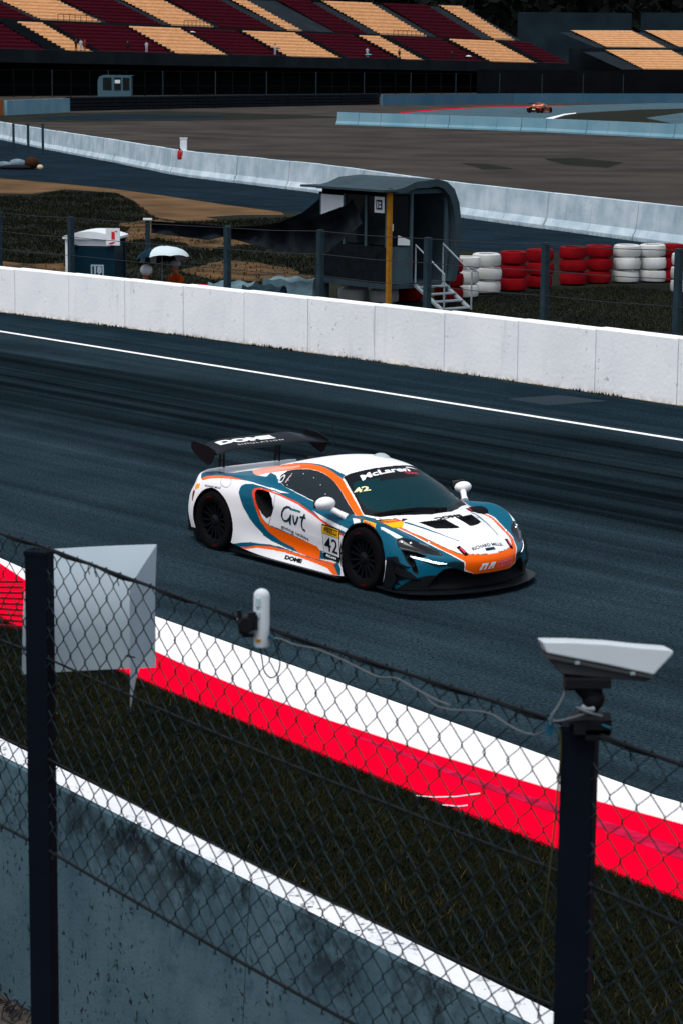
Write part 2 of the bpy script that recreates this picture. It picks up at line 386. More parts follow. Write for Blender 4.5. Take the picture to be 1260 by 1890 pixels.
# ------------------------------------------------------------------ walls
def stained_paint(name, c1, c2, dark):     # whitewash with scuffs, drips and splashed dirt at the foot
    m = bpy.data.materials.new(name); m.use_nodes = True; n = m.node_tree; L = n.links.new; b = n.nodes['Principled BSDF']; b.inputs['Roughness'].default_value = .85; b.inputs['Specular IOR Level'].default_value = .06
    tc = n.nodes.new('ShaderNodeTexCoord')
    def nz(scale, det, sc=(1, 1, 1)):
        q = n.nodes.new('ShaderNodeMapping'); q.inputs['Scale'].default_value = sc; L(tc.outputs['Object'], q.inputs[0]); t = n.nodes.new('ShaderNodeTexNoise'); t.inputs['Scale'].default_value = scale; t.inputs['Detail'].default_value = det; L(q.outputs[0], t.inputs[0]); return t.outputs[0]
    def rg(v, a, b_, c=0., d=1.):
        r = n.nodes.new('ShaderNodeMapRange'); r.inputs[1].default_value = a; r.inputs[2].default_value = b_; r.inputs[3].default_value = c; r.inputs[4].default_value = d; L(v, r.inputs[0]); return r.outputs[0]
    def ml(a, b_):
        q = n.nodes.new('ShaderNodeMath'); q.operation = 'MULTIPLY'; L(a, q.inputs[0]); L(b_, q.inputs[1]); return q.outputs[0]
    def mx(f, a, b_):
        q = n.nodes.new('ShaderNodeMix'); q.data_type = 'RGBA'; L(f, q.inputs[0])
        for k_, v in ((6, a), (7, b_)):
            if isinstance(v, tuple): q.inputs[k_].default_value = (*v, 1)
            else: L(v, q.inputs[k_])
        return q.outputs[2]
    sp = n.nodes.new('ShaderNodeSeparateXYZ'); L(tc.outputs['Object'], sp.inputs[0])
    c = mx(rg(nz(1.2, 8), .35, .65), c1, c2)
    c = mx(rg(nz(.45, 5), .52, .70, 0, .5), c, tuple(x*.86 for x in c1))
    c = mx(ml(rg(nz(13, 5), .64, .70), rg(nz(1.1, 4), .42, .62)), c, dark)
    c = mx(ml(rg(nz(1, 5, (5, 5, .5)), .60, .78), rg(nz(.8, 2), .4, .6, 0, .55)), c, dark)
    c = mx(ml(rg(sp.outputs[2], .0, .13, .8, 0.), rg(nz(7, 6), .40, .62)), c, dark)
    L(c, b.inputs['Base Color'])
    bp = n.nodes.new('ShaderNodeBump'); bp.inputs['Strength'].default_value = .25; bp.inputs['Distance'].default_value = .02; L(nz(14, 6), bp.inputs['Height']); L(bp.outputs[0], b.inputs['Normal'])
    return m
M['wall_white'] = stained_paint('whitewashed concrete', (.83, .86, .89), (.90, .92, .94), (.45, .46, .47))
M['joint'] = mat('dark joint', (.30, .32, .34), .9)
M['barrier'] = stained_paint('weathered barrier concrete', (.34, .45, .52), (.54, .63, .69), (.14, .18, .20))
M['barrier_far'] = mat('pale far barrier', (.115, .26, .34), .85, scale=.3, col2=(.20, .34, .41), detail=6)
M['barrier_blue'] = mat('dim blue grey wall paint', (.042, .12, .19), .85, scale=.2, col2=(.07, .155, .22), detail=6)
M['weed'] = mat('dark weeds', (.004, .006, .004), .9, .5, 5)
M['yellow'] = mat('faded yellow line', (.012, .016, .018), .9, scale=1.1, col2=(.40, .25, .03))
def poly_s(line):
    d = [0.]
    for a, b_ in zip(line[:-1], line[1:]): d.append(d[-1]+(Vector((b_[0], b_[1], 0))-Vector((a[0], a[1], 0))).length)
    return d
def on_line(line, d, s):
    for i in range(len(d)-1):
        if s <= d[i+1] or i == len(d)-2:
            t = (s-d[i])/(d[i+1]-d[i]); a, b_ = line[i], line[i+1]
            return Vector((a[0]+(b_[0]-a[0])*t, a[1]+(b_[1]-a[1])*t, 0))
def block_wall(root, line, length, prof, m, gap=.012, name='concrete_block', rough=.0, s0=None, s1=None, hj=.012, off=0., hfun=None):
    d = poly_s(line); s = s0 if s0 is not None else 0.; end = s1 if s1 is not None else d[-1]
    while s < end:
        a = on_line(line, d, s+gap/2); c = on_line(line, d, min(s+length, end)-gap/2); t = (c-a).normalized(); n = Vector((-t.y, t.x, 0))
        if n.y < 0: n = -n
        ja = n*random.uniform(-hj, hj); L = (c-a).length
        hk = (hfun((a+c)/2) if hfun else 1.)*(1+random.uniform(-.006, .006))
        b = MB(); b.prism([(x, z*hk) for x, z in prof], L, a+ja+n*off, n, (0, 0, 1), t)
        b.build(name, m, root, bevel=0.012 if rough else 0)
        s += length
# white wall along the track
root = thing('track_wall', 'low whitewashed concrete wall of joined blocks along the far edge of the track', 'wall', WB[12])
prof = [(0, .0), (.0, 1.02), (.012, 1.045), (.24, 1.05), (.25, 0)]
d_ = poly_s(WB)
i0 = [i for i, p in enumerate(WB) if (p-Vector((wall_b[3].x, wall_b[3].y, 0))).length < 1e-3]
def wh(p):
    t = (p-Vector((wall_b[0].x, wall_b[0].y, 0))).dot(T)/19.2
    return (.955 + .12*max(-.3, min(1.2, t)))
block_wall(root, WB, 1.86, prof, M['wall_white'], gap=.022, hj=.007, off=0, s0=8.2, s1=d_[-1]-4, hfun=wh, rough=1)
# a dark strip of joint filler behind the gaps
b = MB(); k = len(WB)
b.add([(p.x+nrm.x*.06, p.y+nrm.y*.06, 0) for p in WB]+[(p.x+nrm.x*.06, p.y+nrm.y*.06, .9) for p in WB], [(i, i+1, k+i+1, k+i) for i in range(k-1)])
b.build('joint_filler', M['joint'], root)
# faded yellow paint and weeds at the foot
b = MB(); b.add([(p.x-nrm.x*.02, p.y-nrm.y*.02, .012) for p in WB]+[(p.x-nrm.x*.06, p.y-nrm.y*.06, .012) for p in WB], [(i, i+1, k+i+1, k+i) for i in range(k-1)])
b.build('foot_line', M['yellow'], root)
V = []; F = []
dd = poly_s(WB)
for i in range(2600):
    s = random.uniform(30, dd[-1]-8); p = on_line(WB, dd, s)
    den = .5+.5*math.sin(s*2.3+math.sin(s*5.1))
    if random.random() > .25+.75*den: continue
    p = p-nrm*random.uniform(.0, .11); h = random.uniform(.015, .035)+.05*den*random.random(); a = random.uniform(0, 6.28); wd = random.uniform(.008, .02)
    l = Vector((random.uniform(-.03, .03), random.uniform(-.03, .03), 0)); x = Vector((math.cos(a), math.sin(a), 0))*wd
    o_ = len(V); V += [p-x, p+x, p+l+Vector((0, 0, h))]; F.append((o_, o_+1, o_+2))
me = bpy.data.meshes.new('weeds'); me.from_pydata([tuple(v) for v in V], [], F); me.materials.append(M['weed'])
o = bpy.data.objects.new('weeds', me); COL.objects.link(o); tag(o, 'dark weeds and dirt along the foot of the white track wall', 'weeds', kind='stuff')

# jersey barriers
jp = [(-.02, 0), (-.02, .13), (.10, .36), (.17, 1.2), (.37, 1.2), (.44, .36), (.56, .13), (.56, 0)]
root = thing('barrier_wall', 'long weathered row of flared concrete barriers behind the service road', 'wall', far_l[4])
block_wall(root, JB, 3.0, [(x, z*1.04) for x, z in jp], M['barrier'], gap=.05, s0=26, s1=poly_s(JB)[-1]-2, hj=.05, name='barrier_block', rough=1)
t_l = [at(620, 230), at(1000, 244), at(1260, 257)]
root = thing('barrier_wall', 'pale row of concrete barriers ending in the gravel below the far race car', 'wall', t_l[1])
block_wall(root, [t_l[0]] + [t_l[1]] + stretch(t_l, 1, 12)[-2:], 3.0, [(x, z*.98) for x, z in jp], M['barrier_far'], gap=.05, hj=.03, name='barrier_block')
f_l = [at(705, 195), at(950, 191), at(1330, 190)]
root = thing('far_wall', 'pale blue grey wall across the track from the far race car', 'wall', f_l[1])
block_wall(root, f_l, 8.0, [(0, 0), (0, 1.55), (.3, 1.55), (.3, 0)], M['barrier_blue'], gap=.04, hj=.03, name='wall_panel')
l_l = [at(14, 213), at(130, 207)]
root = thing('far_wall', 'short pale blue wall at the far left below the grandstand', 'wall', l_l[0])
block_wall(root, l_l, 3.2, [(0, 0), (0, 1.55), (.3, 1.55), (.3, 0)], M['barrier_far'], gap=.04, hj=.03, name='wall_panel')
M['orange_dull'] = mat('dull orange board', (.35, .10, .02), .7)
b = MB(); a, c = at(-20, 215), at(6, 213); t = (c-a).normalized(); b.prism([(0, 0), (0, 1.7), (.3, 1.7), (.3, 0)], (c-a).length, a, Vector((-t.y, t.x, 0)), (0, 0, 1), t)
o = b.build('end_board', M['orange_dull']); tag(o, 'dull orange board at the left end of the short pale blue wall', 'board')
# tyre wall at the back
M['tyre_dark'] = mat('old dark tyres', (.004, .007, .010), .9, scale=2., col2=(.007, .011, .015))
y_l = [at(131, 205), at(400, 199), at(704, 193)]
root = thing('tyre_wall', 'dark banded tyre wall below the grandstand', 'barrier', y_l[1])
d = poly_s(y_l); s = 0
while s < d[-1]-3:
    a, c = on_line(y_l, d, s), on_line(y_l, d, s+2.9)
    t = (c-a).normalized(); n = Vector((-t.y, t.x, 0)); n = n if n.y > 0 else -n
    b = MB()
    for k_ in range(4): b.prism([(0, .02+k_*.40), (-.09, .1+k_*.40), (-.09, .32+k_*.40), (0, .40+k_*.40), (.7, .40+k_*.40), (.7, .02+k_*.40)], (c-a).length, a, n, (0, 0, 1), t)
    b.build('tyre_bundle', M['tyre_dark'], root); s += 3.0

# near wall below the camera, grey face with a whitewashed top
m = bpy.data.materials.new('stained concrete'); m.use_nodes = True; n = m.node_tree; L = n.links.new; bs = n.nodes['Principled BSDF']; bs.inputs['Roughness'].default_value = .9; bs.inputs['Specular IOR Level'].default_value = .08
tc = n.nodes.new('ShaderNodeTexCoord')
def NZ(scale, detail, sc=None, rot=0.):
    q = n.nodes.new('ShaderNodeMapping'); q.inputs['Scale'].default_value = sc or (1, 1, 1); q.inputs['Rotation'].default_value = (0, 0, rot); L(tc.outputs['Object'], q.inputs[0])
    t = n.nodes.new('ShaderNodeTexNoise'); t.inputs['Scale'].default_value = scale; t.inputs['Detail'].default_value = detail; t.inputs['Roughness'].default_value = .6; L(q.outputs[0], t.inputs[0]); return t.outputs[0]
def RG(v, a, b_, c=0., d=1.):
    r = n.nodes.new('ShaderNodeMapRange'); r.inputs[1].default_value = a; r.inputs[2].default_value = b_; r.inputs[3].default_value = c; r.inputs[4].default_value = d; L(v, r.inputs[0]); return r.outputs[0]
def MX(f, a, b_):
    q = n.nodes.new('ShaderNodeMix'); q.data_type = 'RGBA'; L(f, q.inputs[0])
    for k_, v in ((6, a), (7, b_)):
        if isinstance(v, tuple): q.inputs[k_].default_value = (*v, 1)
        else: L(v, q.inputs[k_])
    return q.outputs[2]
def ML(a, b_):
    q = n.nodes.new('ShaderNodeMath'); q.operation = 'MULTIPLY'; L(a, q.inputs[0]); L(b_, q.inputs[1]); return q.outputs[0]
sep = n.nodes.new('ShaderNodeSeparateXYZ'); L(tc.outputs['Object'], sep.inputs[0])
base = MX(RG(NZ(.9, 6), .35, .65), (.047, .092, .120), (.072, .126, .156))
base = MX(RG(NZ(7, 6), .55, .72), base, (.038, .076, .102))
base = MX(ML(RG(NZ(24, 5), .58, .66), RG(NZ(1.3, 3), .36, .55)), base, (.012, .014, .016))           # pits and specks
mould = ML(RG(NZ(1.1, 6), .43, .56), RG(sep.outputs[2], .92, 1.34))                            # black mould hanging under the edge
mould = ML(mould, RG(NZ(9, 6), .38, .56))
base = MX(mould, base, (.006, .008, .009))
run_ = ML(RG(NZ(1, 5, (3.5, 3.5, .35)), .54, .72), RG(sep.outputs[2], .1, 1.3, .05, .5))      # rain streaks
base = MX(run_, base, (.014, .036, .052))
base = MX(RG(NZ(.55, 4), .52, .68, 0, .7), base, (.125, .175, .20))
L(base, bs.inputs['Base Color'])
bp = n.nodes.new('ShaderNodeBump'); bp.inputs['Strength'].default_value = .35; bp.inputs['Distance'].default_value = .01; L(NZ(45, 5), bp.inputs['Height']); L(bp.outputs[0], bs.inputs['Normal'])
M['stained'] = m
M['top_paint'] = m2 = bpy.data.materials.new('worn whitewash'); m2.use_nodes = True; n = m2.node_tree; L = n.links.new; bs = n.nodes['Principled BSDF']; bs.inputs['Roughness'].default_value = .85
tc = n.nodes.new('ShaderNodeTexCoord')
wa = math.atan2(NWd.y, NWd.x)
base = MX(RG(NZ(2.2, 6), .35, .65), (.58, .61, .645), (.68, .70, .725))
base = MX(ML(RG(NZ(17, 6, (1, 1, 1)), .565, .64), RG(NZ(1.9, 4), .43, .58)), base, (.035, .04, .042))
L(base, bs.inputs['Base Color'])
root = thing('near_wall', 'stained grey concrete wall with a whitewashed top below the wire fence', 'wall', z_(w0, 0))
SL = 4.0
Lw = (nw1-nw0).length; s = 0.
while s < Lw:
    a = nw0+NWd*(s+.004); q = min(SL, Lw-s)-.008; kx = MB()
    kx.prism([(0, 0), (0, 1.436), (-.142, 1.436), (-.157, 1.42), (-.235, 0)], q, a, NWn, (0, 0, 1), NWd); kx.build('wall_block', M['stained'], root)
    kx = MB(); kx.prism([(.004, 1.439), (.0, 1.45), (-.134, 1.45), (-.146, 1.439)], q, a, NWn, (0, 0, 1), NWd); kx.build('painted_top', M['top_paint'], root)
    s += SL

# ------------------------------------------------------------------ far catch fence behind the white wall
M['steel_dark'] = mat('dark galvanised steel', (.016, .030, .040), .6, .2, 6, metal=0)
M['wire'] = mat('thin steel wire', (.03, .035, .04), .5, metal=.4)
cf = thing('catch_fence', 'dark steel posts and thin wires standing behind the white track wall', 'fence', WB[10]+nrm*.5)
posts = [(5, 390), (133, 400), (275, 408), (420, 418), (590, 424), (785, 438), (1000, 448), (1243, 459)]
# each post stands half a metre behind the wall
def fence_pt(px, off=.55):
    best = None
    for i in range(len(WB)-1):
        for k_ in range(40):
            p = WB[i].lerp(WB[i+1], k_/40)+nrm*off; v = p.x/ (p.y) ; e = abs(v*FPX/math.cos(PITCH)*1.0+630-px)
            c = cam_px(p)
            e = abs(c[0]-px)
            if best is None or e < best[0]: best = (e, p)
    return best[1]
def cam_px(p):
    d = Vector(p)-Vector((0, 0, CAM_Z)); z = d.dot(_fw); return (630+FPX*d.dot(_R)/z, 945-FPX*d.dot(_U)/z)
tops = []
for px, ty in posts:
    p = fence_pt(px); zt = far(px, ty, p.y).z
    if px == 275: continue
    b = MB(); b.box((p.x, p.y, zt/2), (.11, .11, zt), Matrix.Rotation(TA, 3, 'Z')); b.box((p.x, p.y, .02), (.24, .24, .04), Matrix.Rotation(TA, 3, 'Z'))
    b.build('post', M['steel_dark'], cf); tops.append((p, zt))
tops.append((tops[-1][0]+T*3.2, tops[-1][1])); tops.insert(0, (tops[0][0]-T*3.2, tops[0][1]))
for lev in (.99, .80, .62, .44):
    b = MB()
    for (p, z1), (q, z2) in zip(tops[:-1], tops[1:]):
        o_ = Vector((0, -.06, 0)); b.tube([Vector((p.x, p.y, z1*lev))+o_, Vector(((p.x+q.x)/2, (p.y+q.y)/2, (z1+z2)/2*lev-.02))+o_, Vector((q.x, q.y, z2*lev))+o_], .007, 4)
    b.build('wire', M['wire'], cf)
# ------------------------------------------------------------------ grandstands
M['seat_tan'] = mat('tan seats', (.60, .34, .165), .8, scale=.9, col2=(.76, .45, .23))
M['seat_red'] = mat('burgundy seats', (.045, .002, .007), .8, scale=.9, col2=(.07, .004, .012))
M['concrete_dark'] = mat('dark concrete', (.006, .010, .014), .9, scale=.2, col2=(.013, .019, .024))
M['stand_front'] = mat('near black stand front', (.002, .003, .004), .9, .4, .3)  # one near black tone for stand fronts, dark walls and far rails
M['rail'] = mat('grey rail', (.012, .018, .024), .6)
M['wall_teal'] = mat('dim teal wall', (.009, .018, .025), .9, .3, .15)
class Stand:
    def __init__(s, name, label, p0, a):
        s.a = Vector(a).normalized(); s.p0 = Vector(p0); s.b = Vector((-s.a.y, s.a.x, 0))       # rows climb along b
        s.root = thing(name, label, 'grandstand', p0)
    def hit(s, px, py, back):              # where a sight line meets the upright plane 'back' metres behind the front line
        d = ray(px, py); o = Vector((0, 0, CAM_Z)); q = s.p0+s.b*back
        n_ = s.b; t = (q-o).dot(n_)/d.dot(n_); p = o+d*t
        return (p-q).dot(s.a), p.z
    def row_z(s, pts, back):               # height as a straight function of s from two photo points
        (s1, z1), (s2, z2) = s.hit(*pts[0], back), s.hit(*pts[1], back)
        return lambda q: z1+(z2-z1)*(q-s1)/(s2-s1)
    def P(s, q, back, z): v = s.p0+s.a*q+s.b*back; return (v.x, v.y, z)
    def block(s, name, sa, sb, b0, b1, zf, zt, rows, m, seat=.0):
        mb = MB(); n = rows
        for i in range(n):                 # each row is a step with a raised seat back
            k0, k1 = i/n, (i+1)/n; B0, B1 = b0+(b1-b0)*k0, b0+(b1-b0)*k1
            def zz(q, k): return zf(q)+(zt(q)-zf(q))*k
            h = (zt(sa)-zf(sa))/n
            vs = []
            for q in (sa, sb):
                z0, z1 = zz(q, k0), zz(q, k1); mid = B0+(B1-B0)*.42
                vs += [s.P(q, B0, z0), s.P(q, B0, z0+h*.50), s.P(q, mid, z0+h*.53), s.P(q, mid+.10, z0+h*1.02), s.P(q, mid+.22, z0+h*1.02), s.P(q, mid+.25, z0+h*.9), s.P(q, B1, z1+h*.02)]
            mb.add(vs, [(j, j+1, j+8, j+7) for j in range(6)])
        return mb.build(name, m, s.root)
    def slab(s, name, sa, sb, b0, b1, z0a, z1a, m, thick=None):
        mb = MB(); N = 40; vs = []
        for i in range(N+1):
            q = sa+(sb-sa)*i/N; vs += [s.P(q, b0, z0a(q)), s.P(q, b1, z1a(q))]
        mb.add(vs, [(2*i, 2*i+2, 2*i+3, 2*i+1) for i in range(N)]); return mb.build(name, m, s.root)
main = Stand('grandstand', 'long grandstand of burgundy and tan seat blocks in two tiers', (-56, 400, 0), (.53, .85, 0))
BK = 13.0
zf1 = main.row_z([(0, 101), (1055, 125)], 0.); zt1 = main.row_z([(37, 40), (930, 76)], BK)
zf2 = main.row_z([(37, 35), (930, 74)], BK+1.2)
_z2 = main.row_z([(632, 3), (870, 12)], BK+1.2+15)
zt2 = _z2
def mids(bl, br, tl, tr, b0, b1):
    sa = (main.hit(bl[0], bl[1], b0)[0]+main.hit(tl[0], tl[1], b1)[0])/2; sb = (main.hit(br[0], br[1], b0)[0]+main.hit(tr[0], tr[1], b1)[0])/2
    return sa, sb
def ybot(x): return 101+24*x/1055
def ytop(x): return 40+36*(x-37)/893
low = [(-95, -5, 20, 95, 'r'), (32, 76, 130, 182, 't'), (97, 228, 190, 330, 'r'), (232, 330, 338, 432, 't'), (338, 427, 442, 540, 'r'), (437, 535, 548, 645, 't'), (550, 650, 655, 742, 'r'), (657, 702, 752, 786, 't'), (722, 822, 797, 892, 'r'), (827, 910, 910, 997, 't'), (930, 978, 1008, 1056, 'r')]
for tl, tr, bl, br, c in low:
    sa, sb = mids((bl, ybot(bl)), (br, ybot(br)), (tl, ytop(tl)), (tr, ytop(tr)), 0, BK)
    main.block('seat_block', sa, sb, 0., BK, zf1, zt1, 9, M['seat_tan'] if c == 't' else M['seat_red'])
up = [(-130, -40, 'r'), (-28, 62, 'r'), (75, 186, 't'), (198, 298, 'r'), (316, 394, 't'), (406, 506, 'r'), (530, 557, 't'), (618, 676, 'r'), (700, 786, 't'), (806, 886, 'r'), (910, 948, 't')]
for bl, br, c in up:
    sa, sb = main.hit(bl, ytop(bl)-4, BK+1.2)[0], main.hit(br, ytop(br)-4, BK+1.2)[0]
    main.block('seat_block', sa, sb, BK+1.2, BK+16.2, zf2, zt2, 9, M['seat_tan'] if c == 't' else M['seat_red'])
s_a, s_b = main.hit(-160, 100, 0)[0], main.hit(1062, 125, 0)[0]
lo = lambda f, k: (lambda q: f(q)-k)
main.slab('stair_slab', s_a, s_b, 0., BK, lo(zf1, -.05), lo(zt1, .35), M['concrete_dark'])
main.slab('stair_slab', s_a, main.hit(960, 72, BK+1.2)[0], BK+1.2, BK+16.2, lo(zf2, -.05), lo(zt2, .35), M['concrete_dark'])
main.slab('walkway', s_a, s_b, BK-.6, BK+1.3, lo(zt1, .4), lo(zt1, .4), M['concrete_dark'])
# tier wall behind the walkway, fascia and the dark concourse below
main.slab('tier_wall', s_a, s_b, BK+1.15, BK+1.2, lo(zt1, .4), zf2, M['concrete_dark'])
main.slab('fascia', s_a, s_b, -.3, -.32, lo(zf1, -.9), lo(zf1, 1.2), M['concrete_dark'])
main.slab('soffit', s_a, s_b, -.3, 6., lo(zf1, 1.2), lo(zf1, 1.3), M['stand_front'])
zero = lambda q: 0.
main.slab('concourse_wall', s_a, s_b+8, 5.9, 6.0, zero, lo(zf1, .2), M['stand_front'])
# stairs between the blocks: steps that show as zigzag edges
b = MB(); 
edges = sorted([mids((bl, ybot(bl)), (br, ybot(br)), (tl, ytop(tl)), (tr, ytop(tr)), 0, BK) for tl, tr, bl, br, c in low])
for (a0, a1), (b0, b1) in zip(edges[:-1], edges[1:]):
    b = MB()
    if b0-a1 < .3: continue
    for i in range(14):
        k0, k1 = i/14, (i+1)/14; q = (a1+b0)/2
        z1 = zf1(q)+(zt1(q)-zf1(q))*k1+.12
        b.add([main.P(a1, BK*k0, z1-.5), main.P(b0, BK*k0, z1-.5), main.P(b0, BK*k0, z1), main.P(a1, BK*k0, z1), main.P(a1, BK*k1, z1), main.P(b0, BK*k1, z1)], [(0, 1, 2, 3), (3, 2, 5, 4)])
    b.build('stairs', M['concrete_dark'], main.root)
# rails
for z_k, nm in ((1.0, 'rail'), (.55, 'rail')):
    b = MB(); pts = [Vector(main.P(s_a+(s_b-s_a)*i/30, -.2, zf1(s_a+(s_b-s_a)*i/30)+z_k)) for i in range(31)]; b.tube(pts, .045, 4)
    b.build(nm, M['rail'], main.root)
for i in range(48):
    q = s_a+(s_b-s_a)*i/47
    b = MB(); b.tube([main.P(q, -.2, zf1(q)-.2), main.P(q, -.2, zf1(q)+1.0)], .04, 4); b.build('rail_post', M['rail'], main.root)
for sa, sb in [(mids((bl, ybot(bl)), (br, ybot(br)), (tl, ytop(tl)), (tr, ytop(tr)), 0, BK)) for tl, tr, bl, br, c in low if c == 't'][1:]:
    pass
# railed openings at the foot of the upper tan blocks
for bl, br, c in up:
    if c != 't' or br-bl < 60: continue
    sa, sb = main.hit(bl+(br-bl)*.25, ytop(bl)-4, BK+1.2)[0], main.hit(br, ytop(br)-4, BK+1.2)[0]
    b = MB()
    for i in range(9):
        q = sa+(sb-sa)*i/8; b.tube([main.P(q, BK+.6, zf2(q)-.2), main.P(q, BK+.6, zf2(q)+1.1)], .05, 4)
    b.tube([main.P(sa, BK+.6, zf2(sa)+1.1), main.P(sb, BK+.6, zf2(sb)+1.1)], .06, 4); b.build('vomitory_rail', M['rail'], main.root)

# second stand at the right
side = Stand('grandstand', 'small far grandstand with only tan seat blocks at the right edge', (58, 500, 0), (.62, .78, 0))
def blk(tl, tr, bl, br, yt, yb, b0, b1, rows):
    zf, zt = side.row_z([(bl, yb), (br, yb+1)], b0), side.row_z([(tl, yt), (tr, yt+.5)], b1)
    sa = (side.hit(bl, yb, b0)[0]+side.hit(tl, yt, b1)[0])/2; sb = (side.hit(br, yb, b0)[0]+side.hit(tr, yt, b1)[0])/2
    side.block('seat_block', sa, sb, b0, b1, zf, zt, rows, M['seat_tan']); return sa, sb, zf, zt
q1 = blk(1120, 1240, 1180, 1300, 92, 128, 0, 9.5, 8)
q2 = blk(1057, 1171, 1112, 1219, 56, 87, 11, 20, 8)
q3 = blk(1192, 1290, 1247, 1340, 56, 87, 11, 20, 8)
side.slab('stair_slab', q1[0]-8, q1[1]+30, 0, 9.5, lo(q1[2], .05), lo(q1[3], .4), M['concrete_dark'])
side.slab('stair_slab', q2[0]-4, q2[1]+40, 11, 20, lo(q2[2], .05), lo(q2[3], .4), M['concrete_dark'])
side.slab('tier_wall', q2[0]-14, q1[1]+40, 10.9, 11, lambda q: 0., lo(q2[2], .3), M['concrete_dark'])
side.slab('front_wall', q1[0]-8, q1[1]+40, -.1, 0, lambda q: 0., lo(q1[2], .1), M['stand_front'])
# dim retaining wall above the gap between the stands, and dark trees behind everything
b = MB(); pw = [far(955, 60, 640), far(1165, 60, 640)]
zt_, zb_ = far(955, 22, 640).z, 3.
def vwall(name, x0, x1, y0, y1, dist, m, parent=None, th=.5):
    a, c = far(x0, y0, dist), far(x1, y0, dist); z0 = far(x0, y1, dist).z
    b = MB(); b.box(((a.x+c.x)/2, dist, (a.z+max(0, z0))/2), (abs(c.x-a.x), th, a.z-max(0, z0))); return b.build(name, m, parent)
o = vwall('retaining_wall', 955, 1165, 22, 175, 640, M['wall_teal']); tag(o, 'long dim teal retaining wall behind and above the gap between the two stands', 'wall')
o = vwall('retaining_wall', 1182, 1330, 23, 175, 642, M['wall_teal']); tag(o, 'dim teal wall section above the tan stand at the right edge', 'wall')
o = vwall('paddock_wall', 880, 1330, 128, 182, 486, M['stand_front']); tag(o, 'long dark wall behind the pale wall beyond the far race car', 'wall')
# ------------------------------------------------------------------ marshal post behind the white wall
M['shell'] = mat('grey cabin shell', (.030, .050, .062), .6, .15, 3)
M['cab_panel'] = mat('cabin panel', (.045, .075, .092), .6, .12, 4)
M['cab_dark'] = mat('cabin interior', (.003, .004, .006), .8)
M['cab_glass'] = mat('dim cabin glass', (.003, .006, .008), .15, spec=.3)
M['yellow_post'] = mat('ochre painted post', (.30, .13, .010), .6, .2, 9)
M['white_pl'] = mat('white plastic', (.62, .66, .70), .45, .06, 5)
M['alu'] = mat('aluminium', (.20, .24, .27), .5, .1, 8)
M['net'] = mat('black shade net', (.006, .009, .012), .95, .4, 6)
M['black'] = mat('black plastic', (.008, .009, .011), .45)
M['ink'] = mat('black print', (.01, .012, .015), .6)
HD = 54.8
def hp(px, py, d=HD): return far(px, py, d)
C0 = hp(716, 525); zfl = C0.z; eave = hp(716, 350).z; top = hp(780, 333).z
ex = Vector((math.cos(R(40)), math.sin(R(40)), 0))        # along the door end
ey = Vector((-math.sin(R(40)), math.cos(R(40)), 0))       # away, along the long side (it recedes to the left)
W_, L_ = 2.02, 2.45
hut = thing('marshal_hut', 'small grey raised cabin with rounded roof, ochre corner post and open doorway', 'hut', (C0.x, C0.y, 0))
def HP(u, v, z): return Vector((C0.x, C0.y, 0))+ex*u+ey*v+Vector((0, 0, z))
h = top-zfl; he = eave-zfl
outer = [(-.03, he), (.30, he+.05), (.65, he+.17), (1.0, h-.02), (1.28, h), (1.58, h-.06), (1.82, h-.24), (1.97, h-.55), (2.05, h-1.0), (2.05, h-1.5), (1.98, h-2.05), (1.90, 0)]
inner = [(1.74, 0), (1.82, h-2.0), (1.87, h-1.5), (1.86, h-1.02), (1.78, h-.62), (1.66, h-.38), (1.48, h-.22), (1.26, h-.16), (1.0, h-.19), (.66, he+.02), (.30, he-.08), (-.03, he-.08)]
arc = outer+inner
b = MB(); n = len(outer)
# the curved shell: roof and right wall in one, as quads so it stays clean
for vv0, vv1 in ((-.18, L_+.1),):
    vs = [HP(u, v, zfl+z) for v in (vv0, vv1) for u, z in outer] + [HP(u, v, zfl+z) for v in (vv0, vv1) for u, z in inner[::-1]]
    fs = []
    for i in range(n-1):
        fs += [(i, i+1, n+i+1, n+i), (2*n+i, 3*n+i, 3*n+i+1, 2*n+i+1), (i, 2*n+i, 2*n+i+1, i+1), (n+i, n+i+1, 3*n+i+1, 3*n+i)]
    fs += [(0, n, 3*n, 2*n), (n-1, 3*n-1, 4*n-1, 2*n-1)]
    b.add(vs, fs)
b.build('roof', M['shell'], hut, smooth=True)
b = MB(); c = HP(-.32, L_/2, zfl+he-.02); b.box(HP(-.16, L_/2-.0, zfl+he-.015), (.46, L_+.5, .05), Matrix.Rotation(R(40), 3, 'Z')); b.build('eave', M['shell'], hut)
rot = Matrix.Rotation(R(40), 3, 'Z')
b = MB(); b.box(HP(.93, L_/2, zfl-.06), (1.95, L_, .12), rot); b.build('floor', M['shell'], hut)
b = MB(); b.box(HP(0.0, L_/2, zfl+.42), (.06, L_, .84), rot); b.build('side_panel', M['net'], hut)
b = MB(); b.box(HP(.33, .02, zfl+.42), (.62, .05, .84), rot); b.build('end_panel', M['cab_panel'], hut)
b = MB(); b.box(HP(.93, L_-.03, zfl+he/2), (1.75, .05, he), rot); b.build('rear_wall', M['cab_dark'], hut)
b = MB(); b.box(HP(.34, .03, zfl+1.42), (.60, .02, 1.12), rot); b.build('window', M['cab_glass'], hut)
for u in (.02, .66, 1.72):
    b = MB(); b.box(HP(u, .0, zfl+he/2+.02), (.06, .07, he+.03), rot); b.build('frame_post', M['cab_panel'], hut)
b = MB(); b.box(HP(.85, 0, zfl+he-.06), (1.75, .08, .10), rot); b.build('door_header', M['cab_panel'], hut)
b = MB(); b.box(HP(1.79, .04, zfl+1.0), (.12, .05, 2.0), rot); b.build('door_jamb', M['cab_panel'], hut)
